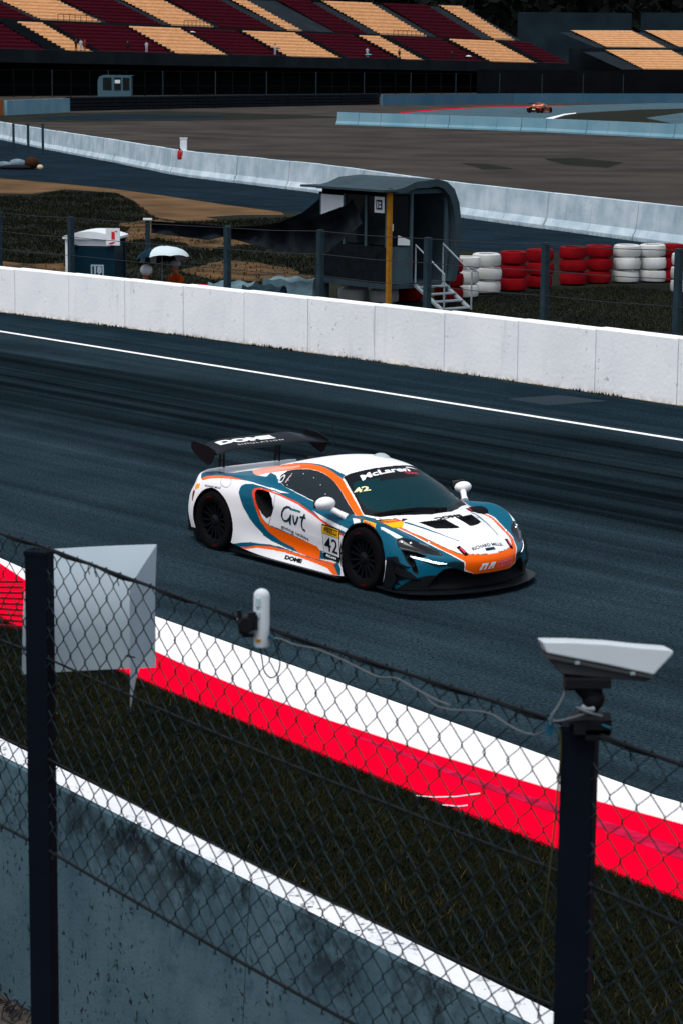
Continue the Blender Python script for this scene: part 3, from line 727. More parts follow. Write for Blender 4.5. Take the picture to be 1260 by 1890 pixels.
for v0, v1 in ((.10, .74), (.80, 1.5), (1.58, 2.38)):
    if v0 < 1.5:
        b = MB(); b.box(HP(0.0, (v0+v1)/2, zfl+1.42), (.02, v1-v0, 1.1), rot); b.build('window', M['cab_glass'], hut)
    else:
        b = MB(); b.box(HP(-.01, (v0+v1)/2, zfl+1.62), (.03, v1-v0, .62), rot); b.build('white_panel', M['white_pl'], hut)
for v in (.06, .77, 1.54, 2.42):
    b = MB(); b.box(HP(-.005, v, zfl+1.4), (.07, .06, 1.16), rot); b.build('frame_post', M['cab_panel'], hut)
# yellow corner post reaching the ground
b = MB(); b.box(HP(-.07, -.09, (zfl+he)/2), (.10, .09, zfl+he), rot); b.build('corner_post', M['yellow_post'], hut)
for u, v in ((1.8, .1), (1.8, 2.3), (.1, 2.3)):
    b = MB(); b.box(HP(u, v, zfl/2), (.09, .09, zfl), rot); b.build('leg', M['shell'], hut)
# post number on the window
b = MB(); b.box(HP(-.035, .30, zfl+1.78), (.012, .34, .36), rot); sg = b.build('sign', M['white_pl'], hut)
b = MB(); b.box(HP(-.048, .30, zfl+1.78), (.008, .20, .22), rot); b.build('print', M['ink'], sg)
b = MB(); b.box(HP(-.053, .345, zfl+1.78), (.004, .035, .15), rot); b.box(HP(-.053, .265, zfl+1.82), (.004, .06, .05), rot); b.box(HP(-.053, .265, zfl+1.74), (.004, .06, .05), rot); b.build('numeral', M['white_pl'], sg)
# papers and switch on the end window, things on the desk
b = MB(); b.box(HP(.07, -.012, zfl+1.28), (.09, .01, .16), rot); b.build('notice', M['white_pl'], hut)
b = MB(); b.add([HP(.24, -.03, zfl+.88), HP(.60, -.03, zfl+.86), HP(.60, -.03, zfl+.98), HP(.25, -.03, zfl+1.10)], [(0, 1, 2, 3)]); b.add([HP(.24, -.02, zfl+.88), HP(.60, -.02, zfl+.86), HP(.60, -.02, zfl+.98), HP(.25, -.02, zfl+1.10)], [(3, 2, 1, 0)]); b.build('notice', M['white_pl'], hut)
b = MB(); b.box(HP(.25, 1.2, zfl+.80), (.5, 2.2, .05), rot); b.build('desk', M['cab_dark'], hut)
# stairs with handrails
st = thing('metal_steps', 'light aluminium steps with two handrails at the cabin doorway', 'steps', HP(1.2, -.5, 0))
for u in (.78, 1.62):
    b = MB(); b.bar(HP(u, -.05, zfl-.05), HP(u, -1.0, .02), .05, .10); b.build('stringer', M['alu'], st)
    b = MB(); pts = [HP(u, -.04, zfl), HP(u, -.04, zfl+.86), HP(u, -1.02, .86), HP(u, -1.02, 0.02)]; b.tube(pts, .022, 6); b.build('handrail', M['alu'], st)
for i in range(4):
    k_ = (i+.6)/4; b = MB(); b.box(HP(1.2, -.05-.95*k_, zfl*(1-k_)+.0), (.82, .20, .03), rot); b.build('tread', M['alu'], st)

# portable toilet
M['teal_pl'] = mat('dark teal plastic', (.0015, .016, .028), .5, .12, 4)
TD = 53.4
p0 = far(178, 520, TD); zt = far(178, 425, TD).z
toil = thing('portable_toilet', 'dark teal portable cabin with a white roof and frame behind the white wall', 'toilet', (p0.x, TD, 0), local=True, rz=R(-8))
hw = .52; hz = zt-.16
b = MB(); b.box((0, 0, .06), (1.10, 1.10, .12)); b.build('base', M['ink'], toil)
for x in (-.5, .5):
    for y in (-.5, .5):
        b = MB(); b.box((x, y, hz/2), (.10, .10, hz)); b.build('corner_post', M['white_pl'] if x < 0 and y < 0 else M['teal_pl'], toil)
b = MB(); b.box((.03, -.50, hz*.46), (.90, .05, hz*.88)); dr = b.build('door', M['teal_pl'], toil, bevel=.01)
for x in (-.5, .5):
    b = MB(); b.box((x, 0, hz*.48), (.05, .9, hz*.92)); b.build('side_wall', M['teal_pl'], toil)
b = MB(); b.box((0, .5, hz*.48), (.9, .05, hz*.92)); b.build('rear_wall', M['teal_pl'], toil)
b = MB(); b.box((0, -.47, hz*.955), (1.0, .07, .14)); b.build('lintel', M['white_pl'], toil)
b = MB(); nx = 10
pr = [(-.60, 0), (.60, 0), (.60, .05)] + [(.58-1.16*i/nx, .06+.11*math.sin(math.pi*i/nx)) for i in range(nx+1)] + [(-.60, .05)]
b.prism(pr, 1.18, (0, -.59, hz)); b.build('roof', M['white_pl'], toil, smooth=True)
b = MB(); b.box((.16, -.53, hz*.56), (.29, .012, .38)); sg = b.build('sign', mat('pale sign', (.24, .33, .38), .6), toil)
b = MB(); b.box((.16, -.539, hz*.56), (.22, .004, .31)); b.build('print', M['teal_pl'], sg)
PALE = mat('pale print', (.28, .36, .40), .6)
def digits(txt, size, M4, name, m, parent, bold=.0):
    me = text_mesh(txt, size, bold); me.transform(M4); me.materials.append(m)
    o_ = bpy.data.objects.new(name, me); COL.objects.link(o_)
    if parent: o_.parent = parent
    return o_
def face_y(x, y, z, rz=0): return Matrix.Translation((x, y, z)) @ Matrix.Rotation(rz, 4, 'Z') @ Matrix.Rotation(R(90), 4, 'X')
digits('18', .19, face_y(.065, -.543, hz*.56+.01), 'numeral', PALE, sg, .012)
digits('20', .17, face_y(.065, -.543, hz*.56-.14), 'numeral', PALE, sg, .012)
b = MB(); b.sphere((-.32, -.53, hz*.90), .05, 10, 6); b.build('vent', M['teal_pl'], toil)
# fire point board on its corner
p = far(209, 437, TD-.66)
fb = thing('fire_point_sign', 'white square board with a red extinguisher symbol on the toilet roof corner', 'sign', p, local=True, rz=R(-6))
b = MB(); b.box((0, 0, 0), (.305, .02, .37)); b.build('board', M['white_pl'], fb)
RS = mat('red sign print', (.55, .02, .04), .6)
b = MB(); b.prism([(-.03, -.06), (.045, -.06), (.045, .08), (.02, .11), (-.03, .11)], -.004, (0, -.011, 0)); b.prism([(.03, .12), (.10, .13), (.10, .11), (.045, .10)], -.004, (0, -.011, 0)); b.prism([(-.10, -.16), (-.06, -.125), (.03, -.11), (.05, -.13), (-.02, -.165)], -.004, (0, -.011, 0)); b.build('symbol', RS, fb)

# umbrella
M['umb_w'] = mat('white umbrella cloth', (.50, .60, .64), .7); M['umb_t'] = mat('dark teal umbrella cloth', (.002, .02, .034), .7)
UD = 55.0
uc = far(300, 455, UD)
um = thing('umbrella', 'open umbrella with white and dark teal panels over the seated marshals', 'umbrella', (uc.x, UD, 0), local=True, rz=R(20))
rim_r, hgt = .62, .30; zt = uc.z; tilt = Matrix.Rotation(R(-12), 3, 'X')
for k_ in range(8):
    b = MB(); rows = []
    for j in range(6):
        t = j/5; r = rim_r*math.sin(t*1.45)/math.sin(1.45); z = -hgt*(1-math.cos(t*1.45))/(1-math.cos(1.45))
        rows.append([(r*(1-.03*math.sin(math.pi*i/4)*t)*math.cos(2*math.pi*(k_+i/4)/8), r*(1-.03*math.sin(math.pi*i/4)*t)*math.sin(2*math.pi*(k_+i/4)/8), z+.03*math.sin(math.pi*i/4)*t) for i in range(5)])
    vs = [tilt @ Vector(p)+Vector((0, 0, zt)) for r_ in rows for p in r_]
    b.add(vs, [(j*5+i, j*5+i+1, j*5+i+6, j*5+i+5) for j in range(5) for i in range(4)])
    b.build('cloth_panel', M['umb_w'] if k_ in (0, 2, 5, 6, 7) else M['umb_t'], um, smooth=True)
b = MB(); b.tube([tilt @ Vector((0, 0, .03))+Vector((0, 0, zt)), (0, .05, .05)], .012, 6); b.build('shaft', M['alu'], um)

# people
M['orange_cloth'] = mat('orange overalls', (.40, .055, .004), .8, .2, 12); M['skin'] = mat('skin', (.30, .16, .10), .6); M['dark_cloth'] = mat('dark clothing', (.012, .012, .016), .85, .2, 8)
M['hair'] = mat('dark hair', (.01, .008, .007), .7); M['boot'] = mat('dark boots', (.01, .01, .01), .7)
M['helmet_w'] = mat('white helmet', (.72, .74, .76), .25, coat=.5)
def person_mesh(name, J, rad, mats, split):    # J joints, edges by parent; a Skin modifier grows one continuous body
    me = bpy.data.meshes.new(name); names = list(J); idx = {k_: i for i, k_ in enumerate(names)}
    me.from_pydata([J[k_][0] for k_ in names], [(idx[k_], idx[J[k_][1]]) for k_ in names if J[k_][1]], [])
    o_ = bpy.data.objects.new(name, me); COL.objects.link(o_)
    md = o_.modifiers.new('skin', 'SKIN'); md.use_smooth_shade = True
    for i, k_ in enumerate(names):
        r_ = rad.get(k_, .05); sv = me.skin_vertices[0].data[i]; sv.radius = (r_, r_) if not isinstance(r_, tuple) else r_; sv.use_root = (k_ == 'pelvis')
    sd = o_.modifiers.new('sub', 'SUBSURF'); sd.levels = 1; sd.render_levels = 1
    bpy.context.view_layer.update()
    out = bpy.data.meshes.new_from_object(o_.evaluated_get(bpy.context.evaluated_depsgraph_get()))
    bpy.data.objects.remove(o_); bpy.data.meshes.remove(me)
    out.materials.clear()
    for m_ in mats: out.materials.append(m_)
    for p_ in out.polygons: p_.material_index = split(p_.center); p_.use_smooth = True
    return out
RAD = {'pelvis': (.155, .12), 'waist': (.14, .10), 'chest': (.175, .115), 'neckb': .085, 'neck': .055, 'head0': .082, 'head1': (.10, .105), 'head2': .085, 'shl': .075, 'shr': .075, 'ell': .048, 'elr': .048, 'wrl': .034, 'wrr': .034, 'hal': (.042, .025), 'har': (.042, .025), 'hil': .095, 'hir': .095, 'knl': .066, 'knr': .066, 'anl': .042, 'anr': .042, 'tol': .04, 'tor': .04}
def pose(kind):
    if kind == 'stand':
        return {'pelvis': ((0, 0, .95), None), 'waist': ((0, 0, 1.10), 'pelvis'), 'chest': ((0, -.01, 1.30), 'waist'), 'neckb': ((0, 0, 1.45), 'chest'), 'neck': ((0, 0, 1.50), 'neckb'), 'head0': ((0, -.02, 1.58), 'neck'), 'head1': ((0, -.01, 1.66), 'head0'), 'head2': ((0, 0, 1.73), 'head1'),
                'shl': ((.19, 0, 1.40), 'chest'), 'shr': ((-.19, 0, 1.40), 'chest'), 'ell': ((.26, .02, 1.13), 'shl'), 'elr': ((-.26, .02, 1.13), 'shr'), 'wrl': ((.22, -.16, .98), 'ell'), 'wrr': ((-.22, -.16, .98), 'elr'), 'hal': ((.20, -.23, .95), 'wrl'), 'har': ((-.20, -.23, .95), 'wrr'),
                'hil': ((.10, 0, .88), 'pelvis'), 'hir': ((-.10, 0, .88), 'pelvis'), 'knl': ((.11, -.02, .50), 'hil'), 'knr': ((-.11, -.02, .50), 'hir'), 'anl': ((.11, .02, .09), 'knl'), 'anr': ((-.11, .02, .09), 'knr'), 'tol': ((.12, -.14, .045), 'anl'), 'tor': ((-.12, -.14, .045), 'anr')}
    return {'pelvis': ((0, 0, .32), None), 'waist': ((0, .02, .47), 'pelvis'), 'chest': ((0, -.02, .68), 'waist'), 'neckb': ((0, -.04, .82), 'chest'), 'neck': ((0, -.05, .87), 'neckb'), 'head0': ((0, -.08, .94), 'neck'), 'head1': ((0, -.07, 1.02), 'head0'), 'head2': ((0, -.05, 1.10), 'head1'),
            'shl': ((.19, -.02, .77), 'chest'), 'shr': ((-.19, -.02, .77), 'chest'), 'ell': ((.27, -.12, .52), 'shl'), 'elr': ((-.27, -.12, .52), 'shr'), 'wrl': ((.16, -.34, .50), 'ell'), 'wrr': ((-.16, -.34, .50), 'elr'), 'hal': ((.10, -.41, .49), 'wrl'), 'har': ((-.10, -.41, .49), 'wrr'),
            'hil': ((.11, -.03, .28), 'pelvis'), 'hir': ((-.11, -.03, .28), 'pelvis'), 'knl': ((.17, -.42, .42), 'hil'), 'knr': ((-.17, -.42, .42), 'hir'), 'anl': ((.16, -.46, .08), 'knl'), 'anr': ((-.16, -.46, .08), 'knr'), 'tol': ((.17, -.63, .045), 'anl'), 'tor': ((-.17, -.63, .045), 'anr')}
def split_for(kind):
    nz = 1.49 if kind == 'stand' else .86
    def f(c):
        if c.z > nz and abs(c.x) < .14: return 1
        if kind == 'stand' and c.z < .12: return 2
        if kind == 'sit' and c.z < .11 and c.y < -.35: return 2
        if kind == 'stand' and c.z < 1.0 and c.y < -.17 and c.z > .85: return 1
        if kind == 'sit' and c.y < -.335 and c.z > .44 and abs(c.x) < .17 and c.z < .6: return 1
        return 0
    return f
sit_me = person_mesh('seated_body', pose('sit'), RAD, [M['orange_cloth'], M['skin'], M['boot']], split_for('sit'))
def face(o_, z, y):                        # eyes, nose and mouth on a head
    b = MB()
    for x in (-.034, .034): b.sphere((x, y-.088, z+.01), .012, 8, 6)
    e = b.build('eyes', M['ink']); e.parent = o_
    b = MB(); b.sphere((0, y-.105, z-.018), .016, 8, 6, (1, 1.2, 1.5)); b.sphere((0, y-.088, z-.055), .02, 8, 5, (1.3, .5, .35))
    for x in (-.1, .1): b.sphere((x, y+.005, z), .022, 8, 6, (.5, .8, 1.3))
    e = b.build('nose_and_mouth', M['skin']); e.parent = o_
def helmet(o_, z, y, m, brim=True):
    b = MB(); b.sphere((0, y, z), .135, 16, 10, (.95, 1.1, 1.0))
    if brim: b.lathe([(.13, -.02), (.16, -.035), (.155, -.045), (.12, -.03)], 16, (0, y-.02, z), close=True)
    e = b.build('helmet', m, smooth=True); e.parent = o_
def seat_(o_): 
    b = MB(); b.box((0, .02, .19), (.36, .32, .04))
    for x in (-.15, .15):
        for y in (-.1, .14): b.bar((x, y, .18), (x, y, 0), .03)
    return b
def add_person(me, label, loc, rz, group=None):
    o_ = bpy.data.objects.new('person', me); COL.objects.link(o_); o_.location = loc; o_.rotation_euler = (0, 0, rz)
    return tag(o_, label, 'person', group)
def put_z(px, py, d, zlocal): return far(px, py, d).z-zlocal
q = far(266, 504, 55.1)
p1 = add_person(sit_me, 'seated marshal in orange overalls and a white helmet left of the umbrella shaft', (q.x, 55.1, q.z-.99), R(60))
helmet(p1, 1.06, -.07, M['helmet_w'], False); face(p1, 1.0, -.09)
q = far(328, 494, 55.5)
p2 = add_person(sit_me, 'seated marshal in orange overalls and a grey cap right of the umbrella shaft', (q.x, 55.5, q.z-.98), R(-55))
b = MB(); b.sphere((0, -.06, 1.07), .115, 14, 8, (1, 1.1, .75)); b.box((0, -.20, 1.06), (.16, .12, .015)); e = b.build('cap', mat('grey cap', (.30, .33, .36), .8), smooth=True); e.parent = p2
face(p2, 1.0, -.09)
for pp in (p1, p2):
    zz = pp.location.z
    so = thing('stool', 'low folding stool under the '+('helmeted' if pp is p1 else 'capped')+' marshal', 'stool', pp.location, local=True, rz=pp.rotation_euler.z)
    b = MB(); b.box((0, .02, .19), (.36, .32, .04)); b.build('seat', M['black'], so)
    for x in (-.15, .15):
        for y in (-.1, .14):
            b = MB(); b.bar((x, y, .18), (x, y, -zz), .03); b.build('leg', M['alu'], so)

# red kit bag and covered boxes by the wall
b = MB(); q = far(372, 529, 54.5); b.sphere((q.x, 54.5, q.z-.03), .1, 14, 8, (2.4, 1.3, .9)); b.box((q.x, 54.5, (q.z-.1)/2), (.4, .3, q.z-.1))
o = b.build('kit_bag', mat('red fabric', (.42, .02, .03), .8), smooth=True); tag(o, 'red kit bag on a stand right of the seated marshals', 'bag')
M['tarp'] = mat('grey blue tarpaulin', (.10, .17, .20), .6, .3, 5, bump=.5, bscale=4)
M['tarp_d'] = mat('dark blue tarpaulin', (.008, .02, .028), .6, .3, 5, bump=.5, bscale=4)
def tarp(x0, x1, yt, d, m, label, dy=0.):
    a, c = far(x0, yt, d), far(x1, yt+dy, d-.2); nx, ny = 16, 6; vs = []; wd = .9; t = (Vector((c.x, c.y, 0))-Vector((a.x, a.y, 0))); t_ = t.normalized(); n_ = Vector((-t_.y, t_.x, 0))
    for i in range(nx+1):
        for j in range(ny+1):
            u, v = i/nx, j/ny; p = Vector((a.x, a.y, 0))+t*u+n_*(wd*v)
            z = a.z+(c.z-a.z)*u+.03*math.sin(u*19+v*4)+.035*math.sin(v*7+u*5)
            if j in (0, ny) or i in (0, nx): z = .0; p -= n_*(.08 if j == 0 else (-.08 if j == ny else 0))
            vs.append((p.x, p.y, z))
    b = MB(); b.add(vs, [(i*(ny+1)+j, (i+1)*(ny+1)+j, (i+1)*(ny+1)+j+1, i*(ny+1)+j+1) for i in range(nx) for j in range(ny)])
    o_ = b.build('covered_crate', m, smooth=True); tag(o_, label, 'crate'); return o_
tarp(376, 470, 526, 55.0, M['tarp'], 'low crate under a pale tarpaulin left of the net pole', .6)
tarp(440, 520, 531, 54.0, M['tarp_d'], 'low crate under a dark blue tarpaulin in front of the pale covered ones', 4)
tarp(478, 583, 517, 56.0, M['tarp'], 'pale covered crate between two fence posts beside the cabin', 3)

# net canopy on two poles
cn = thing('net_canopy', 'black shade net slung from two poles to the cabin roof', 'canopy', far(420, 500, 55.2)*1.0)
def netsheet(top_px, bot_px, d0, d1, nu=28, nv=8, seed=1):
    rr = random.Random(seed); vs = []
    def interp(P, t):
        xs = [p[0] for p in P]; x = xs[0]+(xs[-1]-xs[0])*t; return x, float(np.interp(x, xs, [p[1] for p in P]))
    for i in range(nu+1):
        for j in range(nv+1):
            u, v = i/nu, j/nv; tx, ty = interp(top_px, u); bx, by = interp(bot_px, u)
            x, y = tx+(bx-tx)*v, ty+(by-ty)*v; d = d0+(d1-d0)*u+.25*math.sin(v*3.1)+.08*math.sin(u*23+v*3)+.04*math.sin(u*47)
            vs.append(far(x, y, d))
    b = MB(); b.add(vs, [(i*(nv+1)+j, (i+1)*(nv+1)+j, (i+1)*(nv+1)+j+1, i*(nv+1)+j+1) for i in range(nu) for j in range(nv)]); return b
netsheet([(280, 408), (330, 411), (425, 418), (500, 417), (560, 392), (590, 366)], [(280, 430), (310, 434), (360, 440), (385, 444), (410, 437), (440, 444), (520, 466), (590, 468)], 55.3, 55.6).build('net', M['net'], cn, smooth=True)
netsheet([(470, 418), (520, 410), (575, 402), (640, 378), (650, 366)], [(470, 452), (520, 466), (575, 468), (600, 470), (668, 412)], 55.0, 54.2, seed=3).build('net', M['net'], cn, smooth=True)
for px, ty, d in ((273, 406, 55.35), (420, 416, 55.3)):
    q = far(px, ty, d); b = MB(); b.box((q.x, d, q.z/2), (.10, .10, q.z)); b.build('pole', M['steel_dark'], cn)
q = far(273, 406, 55.3); b = MB(); b.box((q.x, 55.3, q.z+.02), (.2, .12, .04)); b.build('pole_cap', M['white_pl'], cn)

# tyre stacks, each of three banded tyres
M['tyre_w'] = mat('white painted tyres', (.58, .61, .62), .75, scale=1.7, col2=(.36, .37, .35), bump=.3, bscale=9, detail=6)
M['tyre_r'] = mat('red painted tyres', (.17, .002, .005), .8, .25, 3., bump=.3, bscale=9)
M['tyre_k'] = mat('bare tyre rubber', (.02, .022, .024), .85)
r_, hh = .352, .325
def tprof(z0): return [(r_*.55, z0+.02), (r_*.8, z0+.01), (r_*.95, z0+.035), (r_, z0+hh*.35), (r_, z0+hh*.65), (r_*.95, z0+hh-.035), (r_*.8, z0+hh-.01), (r_*.55, z0+hh-.02)]
me_w = {}
for key in ('tyre_w', 'tyre_r'):
    b = MB(); b.lathe(tprof(0), 22, close=True); me_w[key] = b.mesh('tyre', M[key], True)
stacks = [(651, 565, 'tyre_w', 'leftmost white stack of tyres under the cabin floor'), (708, 566, 'tyre_w', 'white stack of tyres under the cabin beside the ochre post'), (752, 560, 'tyre_r', 'red stack of tyres under the cabin behind the steps'), (826, 556, 'tyre_r', 'red stack of tyres right of the cabin steps, beside the handrail'),
          (856, 549, 'tyre_w', 'white stack of tyres next to the red one at the steps'), (897, 542, 'tyre_w', 'white stack of tyres left of the first red pair on the grass'), (945, 537, 'tyre_r', 'left stack of the red pair beside the fence post on the grass'), (993, 532, 'tyre_r', 'red stack of tyres partly behind the fence post on the grass'),
          (1055, 526, 'tyre_r', 'left stack of the second red pair on the grass'), (1103, 523, 'tyre_r', 'red stack of tyres touching the left white pair at the right'), (1154, 522, 'tyre_w', 'yellow stained white stack next to the second red pair'), (1203, 521, 'tyre_w', 'yellow stained white stack left of the rightmost fence post'), (1234, 520, 'tyre_r', 'red stack of tyres mostly hidden by the rightmost fence post'), (1262, 540, 'tyre_w', 'white stack of tyres cut by the right edge of the picture')]
DT = {651: 57.0, 708: 56.6, 752: 57.2, 826: 57.4}
for px, py, key, lab in stacks:
    p = at(px, py)
    if px in DT: q = far(px, py, DT[px]); p = Vector((q.x, DT[px], 0))
    t_ = thing('tyre_stack', lab, 'tyre stack', p, 'painted tyre stacks behind the white wall')
    for i in range(3):
        o_ = bpy.data.objects.new('tyre', me_w[key]); COL.objects.link(o_); o_.parent = t_
        o_.location = (random.uniform(-.02, .02), random.uniform(-.02, .02), .012+i*(hh+.006)); o_.rotation_euler = (random.uniform(-.03, .03), random.uniform(-.03, .03), random.uniform(0, 6))
        s_ = random.uniform(.98, 1.03); o_.scale = (s_, s_, 1)
# things at the far side of the road
q = at(332, 300); 
b = MB(); e = far(332, 285, 119.5)
ext = thing('fire_extinguisher', 'red fire extinguisher hanging on the face of the flared concrete barriers', 'extinguisher', (e.x, 119.5, e.z-.25), local=True)
b = MB(); b.lathe([(0, 0), (.09, 0), (.11, .03), (.11, .36), (.08, .43), (.03, .46), (0, .46)], 14); b.build('cylinder', mat('red enamel', (.45, .015, .02), .4), ext, smooth=True)
b = MB(); b.box((0, 0, .50), (.08, .06, .09)); b.tube([(.04, 0, .5), (.14, -.02, .42), (.13, -.02, .2)], .018, 6); b.build('valve_and_hose', M['black'], ext)
e = far(339, 256, 121.5)
wb = thing('marker_box', 'small white box standing behind the flared concrete barriers above the extinguisher', 'box', (e.x, 121.5, 0), local=True)
b = MB(); b.box((0, .2, e.z/2), (.34, .3, e.z)); b.build('body', M['white_pl'], wb, bevel=.02); b = MB(); b.box((0, .2, e.z+.02), (.38, .34, .04)); b.build('lid', M['white_pl'], wb)
# heap of kit at the left
q = at(40, 313)
kit = thing('kit_heap', 'heap of white sacks and an orange bag on the service road at the left edge', 'kit', q, local=True)
b = MB(); b.sphere((-.9, 0, .22), .25, 12, 8, (1.8, 1, .8)); b.sphere((-.2, .1, .30), .28, 12, 8, (1.7, 1, .9)); b.build('sack', mat('pale sack', (.13, .18, .22), .9, .3, 4), kit, smooth=True)
b = MB(); b.sphere((.55, 0, .35), .34, 12, 8, (1.1, 1, .95)); b.build('bag', mat('dull orange bag', (.035, .014, .006), .9), kit, smooth=True)
b = MB(); b.sphere((-.3, -.2, .12), .2, 12, 8, (4.5, 1, .7)); b.build('mat', M['dark_cloth'], kit, smooth=True)
b = MB(); b.sphere((1.0, -.2, .14), .14, 10, 6, (1.2, 1, 1)); b.build('pouch', mat('cream pouch', (.5, .42, .26), .8), kit, smooth=True)
# left fence posts by the barriers
for i, px in enumerate((26, 53, 80)):
    p = at(px, 285 if i else 282); zt = far(px, 228, p.y).z; b = MB(); b.box((p.x, p.y, zt/2), (.14, .14, zt)); o_ = b.build('fence_post', M['steel_dark'])
    tag(o_, ['leftmost', 'middle', 'rightmost'][i]+' of three thin posts before the barriers at the left edge', 'post', 'thin posts before the flared barriers')
# small far cabin under the grandstand
fd = 372.
fh = thing('marshal_hut', 'tiny pale blue cabin below the grandstand at the left', 'hut', (far(211, 178, fd).x, fd, 0))
hl, hr = far(181, 178, fd), far(242, 178, fd); ht = far(211, 139, fd).z
cx, wd_ = (hl.x+hr.x)/2, hr.x-hl.x
M['hut_far'] = mat('pale blue cabin', (.05, .10, .13), .6)
pr = [(-wd_/2, 0), (wd_/2, 0), (wd_/2, ht-.1), (wd_/2+.3, ht-.05), (wd_/2+.3, ht), (-wd_/2+.8, ht+.02), (-wd_/2+.2, ht-.25), (-wd_/2, ht-.9)]
b = MB(); b.prism(pr, 3., (cx, fd, 0)); b.build('shell', M['hut_far'], fh)
for x0, x1 in ((-wd_*.34, -wd_*.08), (-.0, wd_*.2), (wd_*.26, wd_*.46)):
    b = MB(); b.box((cx+(x0+x1)/2, fd-.02, ht*.66), (x1-x0, .06, ht*.5)); b.build('window', M['cab_glass'], fh)
b = MB(); b.box((cx+wd_*.10, fd-.08, ht*.75), (wd_*.16, .04, ht*.14)); b.build('notice', M['white_pl'], fh)
# fence along the foot of the stand
ff = thing('far_fence', 'dim row of fence posts below the grandstand', 'fence', (0, 400, 0))
FP0, FP1 = Vector((-56, 392, 0)), Vector((54, 480, 0))
for i in range(40):
    p = FP0.lerp(FP1, i/39); b = MB(); b.box((p.x, p.y-1, 2.2), (.16, .16, 4.4)); b.build('post', M['steel_dark'] if i % 3 == 0 else M['stand_front'], ff)
for z in (1.9, 4.3):
    b = MB(); b.tube([FP0+Vector((0, -1, z)), FP1+Vector((0, -1, z))], .04, 4); b.build('rail', M['stand_front'], ff)

# ---- race car body: loft through stations (rear to front), each 10 points from sill to centre line (x, half width, z)
def stn(x, yz): return [(x, y, z) for y, z in yz]
STATIONS = [
 [(-1.80,.90,.20),(-1.88,.85,.28),(-1.95,.78,.32),(-2.0,.70,.34),(-2.03,.6,.34),(-2.05,.5,.34),(-2.06,.4,.34),(-2.07,.28,.34),(-2.07,.14,.34),(-2.07,0,.34)],
 [(-1.80,.92,.20),(-1.85,.925,.36),(-1.90,.88,.50),(-1.96,.80,.58),(-2.0,.68,.61),(-2.04,.56,.62),(-2.07,.43,.62),(-2.09,.3,.62),(-2.10,.15,.62),(-2.10,0,.62)],
 [(-1.78,.92,.20),(-1.80,.945,.36),(-1.81,.93,.54),(-1.80,.875,.69),(-1.86,.77,.775),(-1.94,.62,.795),(-2.0,.46,.79),(-2.04,.3,.785),(-2.05,.15,.782),(-2.05,0,.782)],
 stn(-1.6,[(.93,.20),(.948,.35),(.952,.53),(.925,.69),(.86,.79),(.74,.818),(.58,.825),(.42,.832),(.2,.838),(0,.84)]),
 stn(-1.34,[(.94,.20),(.957,.36),(.962,.55),(.945,.72),(.88,.83),(.76,.862),(.60,.868),(.42,.875),(.2,.88),(0,.885)]),
 stn(-1.0,[(.94,.14),(.952,.32),(.957,.52),(.94,.73),(.87,.85),(.76,.882),(.64,.90),(.46,.94),(.22,.962),(0,.97)]),
 stn(-.6,[(.93,.09),(.905,.28),(.922,.50),(.925,.72),(.875,.85),(.79,.885),(.70,.955),(.56,1.035),(.3,1.068),(0,1.08)]),
 stn(-.2,[(.925,.075),(.868,.26),(.89,.48),(.91,.70),(.87,.815),(.79,.855),(.71,.98),(.56,1.095),(.32,1.142),(0,1.16)]),
 stn(.15,[(.925,.075),(.858,.25),(.88,.46),(.90,.65),(.865,.76),(.785,.80),(.70,.95),(.55,1.085),(.32,1.145),(0,1.17)]),
 stn(.5,[(.925,.075),(.866,.25),(.885,.44),(.895,.61),(.86,.715),(.78,.755),(.69,.885),(.54,1.04),(.32,1.115),(0,1.142)]),
 stn(.85,[(.93,.08),(.90,.25),(.908,.43),(.91,.60),(.865,.70),(.79,.725),(.725,.79),(.59,.905),(.35,.995),(0,1.025)]),
 stn(1.15,[(.945,.12),(.955,.3),(.957,.47),(.935,.63),(.875,.732),(.79,.73),(.71,.715),(.55,.785),(.32,.865),(0,.895)]),
 stn(1.35,[(.945,.15),(.955,.32),(.957,.48),(.935,.645),(.875,.745),(.79,.735),(.69,.69),(.5,.715),(.28,.78),(0,.805)]),
 stn(1.6,[(.94,.15),(.95,.3),(.945,.45),(.915,.595),(.855,.695),(.77,.69),(.67,.657),(.48,.675),(.26,.715),(0,.728)]),
 [(1.72,.93,.12),(1.73,.935,.26),(1.76,.92,.39),(1.80,.87,.515),(1.84,.79,.58),(1.86,.7,.585),(1.88,.6,.568),(1.91,.44,.595),(1.935,.23,.632),(1.94,0,.643)],
 [(1.76,.92,.11),(1.80,.91,.24),(1.86,.87,.35),(1.93,.79,.43),(2.01,.69,.475),(2.05,.6,.487),(2.10,.5,.492),(2.155,.36,.515),(2.185,.18,.54),(2.195,0,.546)],
 [(1.80,.91,.10),(1.86,.88,.22),(1.94,.82,.31),(2.03,.72,.365),(2.11,.62,.39),(2.178,.53,.394),(2.24,.43,.395),(2.30,.30,.395),(2.338,.15,.396),(2.35,0,.397)],
 [(1.82,.905,.095),(1.90,.86,.16),(1.98,.79,.215),(2.06,.69,.25),(2.125,.6,.256),(2.185,.5,.256),(2.235,.41,.256),(2.29,.28,.256),(2.318,.14,.256),(2.328,0,.256)],
 [(1.83,.90,.09),(1.91,.85,.09),(1.98,.78,.09),(2.05,.68,.09),(2.10,.58,.09),(2.15,.48,.09),(2.18,.39,.09),(2.21,.27,.09),(2.23,.14,.09),(2.24,0,.09)],
]
CTRL = np.array(STATIONS, float)                 # (stations, 10, 3)
NS, NK = CTRL.shape[:2]
def knots(A):                                    # mean chord lengths along axis 0
    d = np.linalg.norm(np.diff(A, axis=0), axis=2).mean(1)
    return np.concatenate([[0], np.cumsum(d)])
